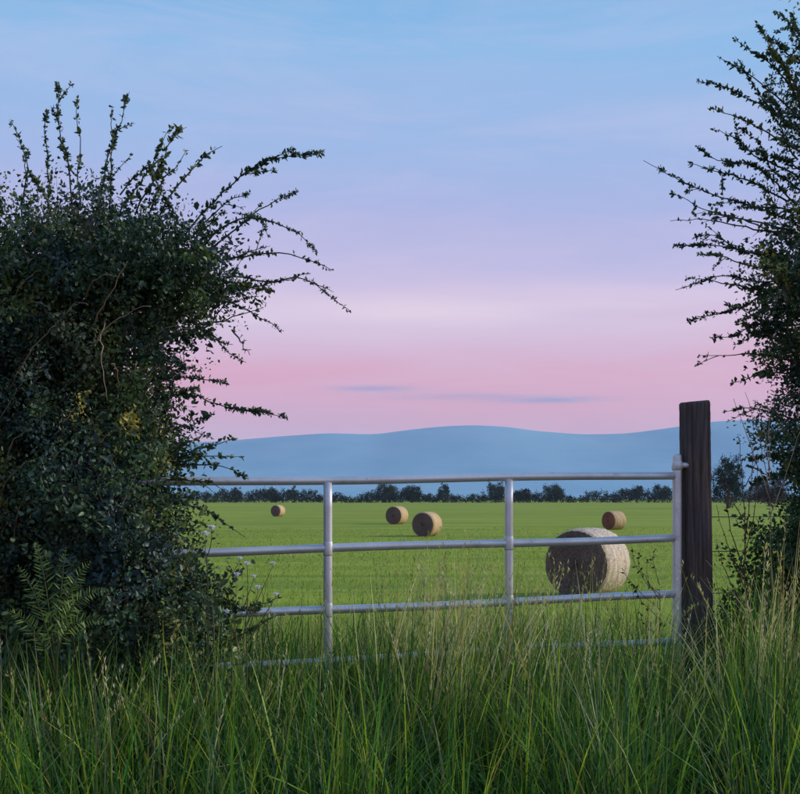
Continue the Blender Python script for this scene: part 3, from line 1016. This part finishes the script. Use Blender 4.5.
# --- tree on the right
RO = np.array([2.35, 5.6, 0.0])
right = thing("hedge_tree", "dark leafy tree at right edge with sprays reaching left over the wooden post", "tree", tuple(RO))
RB = [el3(850, 90, 5.6, 62, 110, 0.5, 0.5), el3(815, 205, 5.5, 40, 45, 0.4, 0.6), el3(800, 283, 5.45, 42, 40, 0.38, 1.0), el3(825, 340, 5.5, 50, 60, 0.45, 1.0),
      el3(806, 432, 5.45, 40, 48, 0.4, 1.1), el3(880, 300, 5.7, 80, 260, 0.6, 0.5), el3(840, 490, 5.5, 50, 55, 0.4, 0.9)]
V, F, T, C = bush_foliage(RB, 1000, 80, 0.025, 0.045)
obj("twigs", mesh_from("twigs", TW[0] - RO, TW[1], True), M_BARK, right, "stuff")
obj("foliage", mesh_from("foliage", V - RO, F, tint=T), M_LEAF, right, "stuff")
tr = curve(RO + (0, 0, -0.1), at(870, 60, 5.6), (0.05, 0, 0), 16, 0.01)
v, f = tube(tr - RO, np.linspace(0.09, 0.02, 16), 12)
obj("trunk", mesh_from("trunk", v, f, True), M_BARK, right)
for x1, y1, bow in ((805, 70, 10), (800, 180, 15), (790, 270, 10), (800, 350, 15), (795, 430, 10), (810, 500, 5), (815, 130, 10), (800, 310, 5)):
    q = at(x1, y1, 5.5)
    b0 = tr[int(np.clip((q[2] - 0.5) / 3.3 * 15, 2, 14))]
    v, f = tube(curve(b0, q, (0, 0, bow * 0.005), 10, 0.008) - RO, np.linspace(0.022, 0.006, 10), 7)
    obj("limb", mesh_from("limb", v, f, True), M_BARK, right)
SH_R = [(800, 95, 757, 22, 4, 60, .028, 0), (812, 90, 790, 12, 4, 70, .03, 0), (800, 110, 733, 40, 4, 55, .028, 0), (795, 110, 764, 35, 4, 60, .028, 0), (795, 125, 717, 57, 6, 40, .026, 0),
        (795, 130, 713, 84, 2, 46, .027, 0), (790, 150, 740, 62, -3, 46, .028, 0), (795, 160, 708, 108, 3, 30, .032, 1), (790, 170, 712, 130, 4, 40, .028, 0), (790, 180, 742, 128, 0, 46, .028, 0),
        (788, 195, 697, 147, 4, 50, .028, 0), (790, 215, 643, 160, -10, 42, .026, 0), (780, 205, 688, 163, 6, 36, .028, 0), (785, 232, 672, 193, -4, 34, .03, 0), (785, 235, 694, 214, 8, 16, .03, 1),
        (780, 240, 670, 222, 5, 10, .026, 1), (780, 250, 673, 246, 4, 52, .024, 0), (780, 255, 695, 237, 4, 36, .03, 0), (775, 270, 696, 254, 3, 42, .026, 0), (775, 280, 676, 290, 5, 40, .024, 0),
        (770, 290, 689, 321, -4, 50, .026, 0), (775, 295, 687, 278, 4, 24, .03, 0), (775, 310, 712, 338, -3, 50, .03, 0), (780, 330, 736, 345, 3, 44, .036, 0), (785, 340, 726, 305, 4, 36, .028, 0),
        (790, 350, 735, 322, 4, 40, .03, 0), (790, 365, 698, 355, 2, 22, .024, 0), (785, 370, 733, 383, 3, 30, .032, 0), (790, 345, 748, 355, 3, 30, .03, 0), (780, 300, 745, 318, 2, 50, .03, 0),
        (785, 425, 722, 412, 6, 56, .024, 0), (785, 430, 752, 400, 4, 40, .026, 0), (790, 445, 737, 468, 14, 12, .026, 1), (790, 460, 748, 462, 4, 50, .034, 0), (790, 470, 752, 485, 4, 50, .034, 0),
        (795, 60, 772, 40, 2, 60, .03, 0), (805, 65, 783, 18, 2, 60, .03, 0), (795, 140, 765, 95, 2, 60, .03, 0), (795, 170, 755, 150, 2, 60, .03, 0), (795, 225, 752, 205, 2, 60, .03, 0)]
for x0, y0, x1, y1, bow, dens, lf, fresh in SH_R:
    d = 5.4
    dens *= rng.uniform(0.6, 1.15)
    p0, p1 = at(x0 + 8, y0 + rng.uniform(-6, 10), d + 0.05), at(x1, y1, d + rng.uniform(-0.2, 0.06))
    leafy_shoot(right, p0, p1, (0, rng.uniform(-.03, .03), bow * d / FOC), 0.0048, lf * 1.12, dens, RO, FRESH if fresh else LEAFCOL, [3, 2, 4] if fresh else LEAFW, twigs=0.12 if fresh else 0.5)

# --- low bramble under the tree on the right
BO = np.array([1.95, 5.15, 0.0])
bram = thing("bramble_bush", "low dark bramble thicket beside the wooden post below the right tree", "bush", tuple(BO))
BB = [el3(812, 570, 5.15, 42, 55, 0.26, 0.8), el3(800, 640, 5.1, 70, 45, 0.3, 1.0), el3(860, 560, 5.3, 60, 120, 0.4, 1.0), el3(748, 650, 5.1, 48, 36, 0.25, 0.8), el3(778, 575, 5.2, 36, 60, 0.2, 0.55)]
V, F, T, C = bush_foliage(BB, 820, 70, 0.026, 0.045, cols=[(0.04, 0.085, 0.03), (0.06, 0.12, 0.04), (0.03, 0.06, 0.03)], wts=[3, 3, 3])
obj("foliage", mesh_from("foliage", V - BO, F, tint=T), M_LEAF, bram, "stuff")
for i in range(9):
    q = C[rng.integers(0, len(C))]
    v, f = tube(curve(BO + (rng.uniform(-.15, .25), rng.uniform(-.1, .1), -0.02), q, (0, 0, 0.08), 9, 0.006) - BO, np.linspace(0.007, 0.002, 9), 6)
    obj("cane", mesh_from("cane", v, f, True), M_RUST, bram)


# ------------------------------------------------------------------ fern
M_FERN = foliage_mat("fern_frond", 0.3, 0.5, 0.3)
FO = at(55, HORIZON, 3.74)
FO[2] = 0.02
fern = thing("fern", "pale green fern with spread fronds at the foot of the left bush", "fern", tuple(FO))
crown = at(57, 690, 3.72)
v, f = tube(curve(FO, crown, (0.01, 0, 0), 10) - FO, np.linspace(0.007, 0.005, 10), 6)
obj("stalk", mesh_from("stalk", v, f, True), M_STEMGREEN, fern)
for x1, y1, bx_, dd_, wd in ((18, 566, -16, 3.58, 1.0), (37, 543, -14, 3.62, 1.2), (66, 548, -4, 3.72, 0.9), (90, 562, 8, 3.62, 1.05), (104, 590, 18, 3.54, 1.0),
                             (108, 622, 26, 3.5, 1.0), (8, 610, -26, 3.52, 1.0)):
    tip = at(x1, y1, dd_)
    P = curve(crown, tip, (-(tip[0] - crown[0]) * 0.22, 0, abs(tip[0] - crown[0]) * 0.32 + 0.01), 34)
    T_ = unit(np.gradient(P, axis=0))
    v, f = tube(P, np.linspace(0.0028, 0.0007, len(P)), 5)
    parts = [(v, f, (0.14, 0.17, 0.06))]
    side = unit(np.cross(T_, np.array([0.1, -1, 0.25])))
    for s_ in (-1, 1):
        i = np.arange(12, len(P), 1)
        u = (i - 12) / (len(P) - 13)
        ln = (0.040 * wd * np.sin(np.pi * np.clip(0.3 + u * 0.68, 0, 1)) ** 0.9 + 0.003) * rng.uniform(0.85, 1.1, len(i))
        D = unit(side[i] * s_ + T_[i] * 0.7 + rng.normal(0, 0.2, (len(i), 3)) + np.array([0, 0, -0.15]))
        V, F = ovate(P[i], D, ln, 0.0036 * wd * (1.15 - 0.7 * u) * rng.uniform(0.6, 1.2, len(i)), 0.05)
        parts.append((V, F, np.repeat(np.array([(0.19, 0.29, 0.08)]) * rng.uniform(0.7, 1.2, (len(i), 1)), 6, 0)))
    v, f, tn = merge(parts)
    obj("frond", mesh_from("frond", v - FO, f, tint=tn), M_FERN, fern)

# ------------------------------------------------------------------ wild flowers and dry weeds by the gate
M_PETAL, tp, bp_, _ = new_mat("white_petal")
bp_.inputs['Base Color'].default_value = (0.72, 0.72, 0.76, 1)
bp_.inputs['Roughness'].default_value = 0.6


def umbel(P, r):
    """a domed cluster of small five-petalled florets"""
    parts = []
    m = 12
    for i in range(m):
        a = i * 2.399
        q = math.sqrt(i / m)
        c = P + np.array([math.cos(a) * r * q, math.sin(a) * r * q, r * 0.35 * (1 - q * q)])
        st = tube(np.array([P - (0, 0, r * 0.9), c]), 0.0006, 4)
        parts.append((st[0], st[1], None))
        aa = np.arange(5) * 2 * np.pi / 5 + a
        D = unit(np.stack([np.cos(aa), np.sin(aa), np.full(5, 0.25)], -1))
        V, F = leaf_faces(np.repeat(c[None], 5, 0), D, r * 0.42, r * 0.17, 0.1)
        parts.append((V, F, None))
    v, f, _ = merge(parts)
    return v, f


def flower_plant(label, bx, d, tips, fork, r=0.011):
    O = at(bx, HORIZON, d)
    O[2] = 0.0
    t = thing("wildflower", label, "flower", tuple(O), "white wild flowers beside the left bush")
    fk = at(fork[0], fork[1], d)
    v, f = tube(curve(O, fk, (0.01, 0, 0), 14) - O, np.linspace(0.0032, 0.0022, 14), 6)
    obj("stem", mesh_from("stem", v, f, True), M_STEMGREEN, t)
    for i, (x, y) in enumerate(tips):
        q = at(x, y, d + rng.uniform(-0.05, 0.05))
        v, f = tube(curve(fk + (0, 0, -0.03 * i), q - (0, 0, 0.008), (0.004 * (-1) ** i, 0, -0.008), 9) - O, np.linspace(0.002, 0.0011, 9), 5)
        b = obj("branch", mesh_from("branch", v, f, True), M_STEMGREEN, t)
        v, f = umbel(q - O, r * rng.uniform(0.85, 1.2))
        obj("flower_head", mesh_from("flower_head", v, f), M_PETAL, b)


flower_plant("tall wild flower with one white head over the second gate rail", 203, 3.72, [(212, 527), (206, 533)], (207, 556), 0.014)
flower_plant("wild flower with two small white heads left of its taller neighbours", 214, 3.72, [(240, 558), (237, 574)], (212, 596))
flower_plant("wild flower with spread branches and four white heads nearest the gate upright", 240, 3.72, [(247, 563), (273, 563), (258, 587), (276, 594)], (246, 618))
flower_plant("low wild flower with a white head below the others by the dark sprig", 222, 3.72, [(227, 611), (254, 576)], (232, 634), 0.009)


def weed(name, label, cat, base, d, stems, mat, r=0.003, seeds=0, seedlen=0.02):
    O = at(base, HORIZON, d)
    O[2] = 0.0
    t = thing(name, label, cat, tuple(O))
    for x0, y0, x1, y1, bow in stems:
        p0 = O.copy() if y0 is None else at(x0, y0, d)
        p1 = at(x1, y1, d + rng.uniform(-0.06, 0.06))
        P = curve(p0, p1, (bow * d / FOC, 0, abs(bow) * 0.4 * d / FOC), 12, 0.002)
        rr_ = r if y0 is None else r * 0.6
        v, f = tube(P - O, np.linspace(rr_, rr_ * 0.4, 12), 6)
        s = obj("stem", mesh_from("stem", v, f, True), mat, t)
        if seeds:
            k_ = rng.integers(4, 12, seeds)
            D = unit(rng.normal(0, 0.5, (seeds, 3)) + np.array([0, 0, -0.5]) + unit(p1 - p0) * 0.6)
            V, F = leaf_faces(P[k_] - O, D, seedlen * rng.uniform(0.6, 1.3, seeds), seedlen * 0.22)
            obj("seeds", mesh_from("seeds", V, F, True), mat, s, "stuff")
    return t


weed("dry_dock", "tall reddish dried dock with bare branching stems right of wooden post", "weed", 748, 4.85,
     [(0, None, 745, 560, 0), (745, 560, 738, 433, 2), (745, 575, 722, 455, -6), (744, 555, 757, 470, 4), (746, 590, 716, 505, -3), (744, 540, 752, 447, 3), (746, 600, 772, 520, 3),
      (743, 520, 726, 480, -2), (745, 610, 716, 540, -4), (742, 490, 758, 455, 2)], M_RUST, 0.0042, 9, 0.012)
weed("dry_weed", "small dark dried weed with drooping seed twigs before the gate's hinge end", "weed", 662, 4.5,
     [(0, None, 660, 590, 0), (660, 600, 632, 546, -8), (660, 595, 640, 555, -8), (660, 610, 622, 568, -6), (660, 585, 655, 548, -3), (661, 620, 636, 585, -8), (661, 640, 640, 612, -6),
      (661, 645, 648, 606, -5), (660, 600, 648, 562, -6)], M_DRYDARK, 0.0026, 10, 0.02)
weed("cow_parsley", "dead grey umbel stalks leaning across the sky beneath the right tree", "weed", 775, 5.0,
     [(0, None, 770, 500, 0), (770, 500, 733, 398, 0), (770, 490, 745, 392, 2), (770, 480, 757, 400, 2), (770, 470, 768, 395, 0), (768, 520, 800, 430, 2)], M_TWIG, 0.004, 0)


# ------------------------------------------------------------------ grass
def blades(P, hgt, lean_dir, bend, wid, tint, seg=5, kink=None):
    n = len(P)
    t = np.linspace(0, 1, seg + 1)
    L = np.stack([np.cos(lean_dir), np.sin(lean_dir), np.zeros(n)], -1)
    tt = t[None, :, None]
    b = bend[:, None, None]
    hz = hgt[:, None, None]
    up = np.array([0, 0, 1.0])
    C = P[:, None] + up * hz * (tt - 0.38 * b * tt ** 2.6) + L[:, None] * hz * b * (0.25 * tt + 0.75 * tt ** 2.4)
    if kink is not None:                     # tip folded over
        kf = np.clip((tt - 0.62) / 0.38, 0, 1) * kink[:, None, None]
        C = C + L[:, None] * hz * kf * 0.28 - up * hz * kf * 0.40
    a = lean_dir + np.pi / 2 + rng.normal(0, 0.7, n)
    S = np.stack([np.cos(a), np.sin(a), np.zeros(n)], -1)
    wv = wid[:, None] * (1 - t[None] ** 1.8) * (0.55 + 0.45 * np.minimum(1, t[None] * 3))
    A = C[:, :-1] + S[:, None] * wv[:, :-1, None]
    B = C[:, :-1] - S[:, None] * wv[:, :-1, None]
    V = np.concatenate([np.stack([A, B], 2).reshape(n, -1, 3), C[:, -1:]], 1)
    m = V.shape[1]
    base = np.arange(n)[:, None]
    Q = np.concatenate([base * m + np.array([2 * i, 2 * i + 1, 2 * i + 3, 2 * i + 2])[None] for i in range(seg - 1)], 0)
    Tr = base * m + np.array([2 * seg - 2, 2 * seg - 1, 2 * seg])[None]
    return V.reshape(-1, 3), [Q, Tr], np.repeat(tint, m, 0)


GREENS = [(0.05, 0.15, 0.025), (0.08, 0.20, 0.03), (0.03, 0.085, 0.03), (0.03, 0.10, 0.05), (0.16, 0.28, 0.035), (0.30, 0.38, 0.04), (0.18, 0.22, 0.08), (0.22, 0.17, 0.08)]
GW = [5, 5, 4, 3, 3.4, 2.2, 1.2, 0.7]
parts = []


def scatter(n, x0, x1, y0, y1, tuft=None):
    if tuft is None:
        return np.stack([rng.uniform(x0, x1, n), rng.uniform(y0, y1, n)], -1)
    c = np.stack([rng.uniform(x0, x1, tuft), rng.uniform(y0, y1, tuft)], -1)
    q = rng.integers(0, tuft, n)
    return c[q] + rng.normal(0, 0.05, (n, 2)), q


# dense tufts in front of and under the gate
for n, tuft, y0, y1, h0, h1 in ((22000, 900, 2.9, 4.35, 0.40, 0.78), (19000, 800, 4.2, 5.5, 0.44, 0.80), (10000, 420, 3.5, 4.4, 0.55, 0.82), (5000, 260, 5.3, 7.2, 0.25, 0.5)):
    xy, q = scatter(n, -2.9, 2.9, y0, y1, tuft)
    P = np.stack([xy[:, 0], xy[:, 1], ground_z(xy[:, 0], xy[:, 1]) - 0.01], -1)
    th_ = rng.uniform(0.75, 1.2, tuft)[q]
    hg = rng.uniform(h0, h1, n) * th_
    ld = rng.uniform(0, 2 * np.pi, tuft)[q] + rng.normal(0, 0.9, n)
    pxx = 400 + P[:, 0] / P[:, 1] * FOC
    hg = hg * (1 - 0.42 * np.exp(-((pxx - 698) / 20) ** 2))
    hg = hg * (1 + 0.03 * np.exp(-((pxx - 440) / 70) ** 2) + 0.2 * np.exp(-((pxx - 790) / 45) ** 2))
    bd = np.abs(rng.normal(0.30, 0.22, n))
    tn = palette(n, GREENS, GW, 0.2)
    tn = tn * (0.6 + 0.8 * rng.random(tuft)[q])[:, None]
    parts.append(blades(P, hg, ld, bd, rng.uniform(0.0022, 0.0054, n), np.clip(tn, .004, 1)))
# rank dark growth at the foot of the right-hand hedge
n = 6000
d = rng.uniform(4.55, 5.3, n)
x = rng.uniform(1.42, 2.3, n) + rng.normal(0, 0.04, n)
P = np.stack([x, d, ground_z(x, d) - 0.01], -1)
parts.append(blades(P, rng.uniform(0.55, 1.0, n) * np.clip(0.72 + 0.6 * (x - 1.42), 0.7, 1.1), rng.uniform(0, 2 * np.pi, n), np.abs(rng.normal(0.25, 0.2, n)), rng.uniform(0.003, 0.006, n),
                    palette(n, [(0.035, 0.085, 0.03), (0.05, 0.11, 0.03), (0.07, 0.12, 0.04), (0.20, 0.19, 0.08)], [4, 4, 3, 0.8], 0.2)))
# broad bright blades, some folded over
n = 1500
xy = scatter(n, -2.0, 2.1, 3.1, 4.3)
P = np.stack([xy[:, 0], xy[:, 1], ground_z(xy[:, 0], xy[:, 1]) - 0.01], -1)
kk_ = np.where(rng.random(n) < 0.4, rng.uniform(0.5, 1.1, n), 0)
parts.append(blades(P, rng.uniform(0.38, 0.8, n), rng.uniform(0, 2 * np.pi, n), rng.uniform(0.1, 0.7, n), rng.uniform(0.0036, 0.0072, n),
                    palette(n, [(0.26, 0.42, 0.04), (0.40, 0.50, 0.05), (0.14, 0.32, 0.04), (0.50, 0.52, 0.12)], None, 0.15), 9, kk_))
v, f, tn = merge(parts)
gr = obj("tall_grass", mesh_from("tall_grass", v, f, tint=tn), M_GRASS, kind="stuff")
tag(gr, "tall rank green grass growing thickly in front of the gate", "grass")

# pale flowering stalks with narrow seed heads
parts = []
groups = [(380, 365, 505, 3.7, 4.9, 0.82, 1.14), (150, 500, 640, 3.6, 4.9, 0.75, 1.05), (60, 640, 690, 3.6, 4.6, 0.65, 0.9), (190, 715, 830, 3.6, 4.6, 0.75, 1.2), (90, 200, 340, 3.6, 4.6, 0.65, 0.95), (130, -20, 210, 3.3, 3.8, 0.5, 0.85)]
for n, xa, xb, y0, y1, h0, h1 in groups:
    d = rng.uniform(y0, y1, n)
    px = rng.normal((xa + xb) / 2, (xb - xa) / 3.2, n)
    x = (px - 400) * d / FOC
    P = np.stack([x, d, ground_z(x, d) - 0.01], -1)
    hg = rng.uniform(h0, h1, n) * rng.choice([0.8, 0.95, 1.0], n)
    ld = np.where(rng.random(n) < 0.7, rng.normal(0.15, 0.5, n), rng.uniform(0, 2 * np.pi, n))
    bd = np.abs(rng.normal(0.2, 0.14, n))
    tn = palette(n, [(0.55, 0.48, 0.24), (0.46, 0.43, 0.19), (0.62, 0.58, 0.42), (0.34, 0.40, 0.12), (0.38, 0.26, 0.13)], [4, 4, 3, 3, 1], 0.15)
    parts.append(blades(P, hg, ld, bd, rng.uniform(0.0022, 0.0048, n), tn, 9))
    # seed heads: little spikelets along the top fifth of each stalk
    tt = rng.uniform(0.8, 1.0, (n, 12))[..., None]
    L = np.stack([np.cos(ld), np.sin(ld), np.zeros(n)], -1)[:, None]
    C = P[:, None] + np.array([0, 0, 1.0]) * hg[:, None, None] * (tt - 0.38 * bd[:, None, None] * tt ** 2.6) + L * hg[:, None, None] * bd[:, None, None] * (0.25 * tt + 0.75 * tt ** 2.4)
    keep = np.repeat(rng.random(n) < 0.6, 12)
    C = C.reshape(-1, 3)[keep]
    LV, LF = leaf_faces(C, unit(rng.normal(0, 0.3, C.shape) + np.array([0, 0, 1.0])), 0.018, 0.0022)
    parts.append((LV, LF, np.repeat(np.repeat(tn, 12, 0)[keep] * 0.9, 4, 0)))
# a few russet dock blades low down
n = 60
px = np.concatenate([rng.normal(170, 10, 24), rng.normal(640, 30, 22), rng.normal(705, 12, 14)])
d = rng.uniform(3.5, 4.2, n)
x = (px - 400) * d / FOC
P = np.stack([x, d, ground_z(x, d) - 0.01], -1)
parts.append(blades(P, rng.uniform(0.4, 0.66, n), rng.uniform(0, 2 * np.pi, n), rng.uniform(0.05, 0.25, n), rng.uniform(0.003, 0.005, n), palette(n, [(0.20, 0.06, 0.035), (0.26, 0.10, 0.05)], None, 0.2), 6))
# single tall stalks that stand out: foot and tip bearing, bow, half width, distance, colour
OCH, PALE, LIME, TAN = (0.55, 0.45, 0.17), (0.66, 0.62, 0.46), (0.40, 0.47, 0.06), (0.50, 0.40, 0.24)
for x0, y0, x1, y1, bow, hw, d, c_ in ((428, 720, 470, 566, -14, .0045, 3.9, OCH), (497, 640, 548, 625, 0, .003, 3.8, PALE), (545, 720, 488, 578, 10, .004, 3.9, OCH), (455, 720, 440, 575, 4, .003, 4.0, PALE),
                                       (400, 715, 413, 590, -4, .003, 4.0, PALE), (362, 700, 352, 590, 3, .003, 4.0, PALE), (480, 712, 515, 585, -6, .003, 3.9, PALE), (432, 735, 455, 600, -8, .0035, 3.7, TAN),
                                       (790, 700, 706, 560, 20, .004, 4.3, TAN), (775, 690, 700, 577, 14, .0035, 4.4, TAN), (768, 660, 770, 545, 5, .0035, 4.5, TAN), (795, 665, 800, 520, -6, .0035, 4.5, TAN),
                                       (735, 700, 738, 625, -3, .003, 4.0, LIME), (742, 700, 745, 622, 4, .003, 4.0, LIME), (590, 700, 575, 560, 5, .003, 4.1, PALE), (560, 700, 540, 590, 8, .003, 4.0, PALE),
                                       (610, 690, 606, 582, 3, .003, 4.2, TAN), (640, 700, 650, 600, 3, .003, 4.2, PALE), (520, 700, 530, 585, 4, .003, 4.0, PALE), (220, 770, 163, 620, -20, .004, 3.6, LIME),
                                       (150, 790, 118, 688, 12, .004, 3.4, LIME), (80, 780, 62, 690, -10, .004, 3.4, LIME), (30, 740, 26, 640, 3, .003, 3.6, PALE), (240, 768, 210, 700, -14, .0045, 3.5, LIME),
                                       (330, 760, 345, 705, 0, .0045, 3.4, OCH), (390, 790, 365, 735, 14, .005, 3.2, LIME), (590, 790, 640, 690, 10, .004, 3.4, LIME), (665, 770, 705, 690, -14, .004, 3.5, LIME),
                                       (515, 790, 550, 740, -4, .004, 3.2, LIME), (440, 790, 430, 705, 8, .004, 3.4, TAN), (710, 780, 780, 690, 10, .004, 3.5, PALE), (55, 660, 34, 630, 0, .003, 3.5, TAN)):
    tip = at(x1, y1, d)
    foot = at(x0, y0, d)
    foot[0] -= (tip[0] - foot[0]) * 0.3
    foot[2] = float(ground_z(foot[0], d)) - 0.01
    P = curve(foot, tip, (bow * d / FOC, rng.uniform(-.02, .02), abs(bow) * 0.5 * d / FOC), 14)
    wv = 1.35 * hw * np.clip((1 - np.linspace(0, 1, 14)) * 2.2, 0.12, 1)[:, None]
    S = unit(np.array([1.0, rng.normal(0, 0.5), 0.1]))
    A = P + S * wv
    B = P - S * wv
    M_ = P + np.array([0, -1.0, 0]) * wv * 0.5
    V = np.concatenate([A, M_, B])
    i = np.arange(13)[:, None]
    parts.append((V, np.concatenate([i + np.array([0, 1, 15, 14]), i + np.array([14, 15, 29, 28])]), c_))
v, f, tn = merge(parts)
gs = obj("dry_grass", mesh_from("dry_grass", v, f, tint=tn), M_GRASS, kind="stuff")
tag(gs, "pale straw-coloured grass stalks and seed heads rising in front of the gate", "grass")

# stubble of the mown field, near part only
n = 90000
d = 7.0 * (75 / 7.0) ** rng.random(n)
px = rng.uniform(-60, 860, n)
x = (px - 400) * d / FOC * 1.15
P = np.stack([x, d, ground_z(x, d) - 0.005], -1)
big = np.clip(d / 14, 1, 3)
v, f, tn = blades(P, rng.uniform(0.03, 0.075, n) * big ** 0.5, rng.uniform(0, 2 * np.pi, n), np.abs(rng.normal(0.3, 0.2, n)), rng.uniform(0.003, 0.006, n) * big,
                  palette(n, [(0.16, 0.25, 0.025), (0.22, 0.30, 0.03), (0.12, 0.20, 0.025), (0.30, 0.34, 0.06)], [4, 4, 3, 1.5], 0.15), 2)
fg = obj("field_grass", mesh_from("field_grass", v, f, tint=tn), M_GRASS, kind="stuff")
tag(fg, "short mown grass of the hay field behind the gate", "grass")
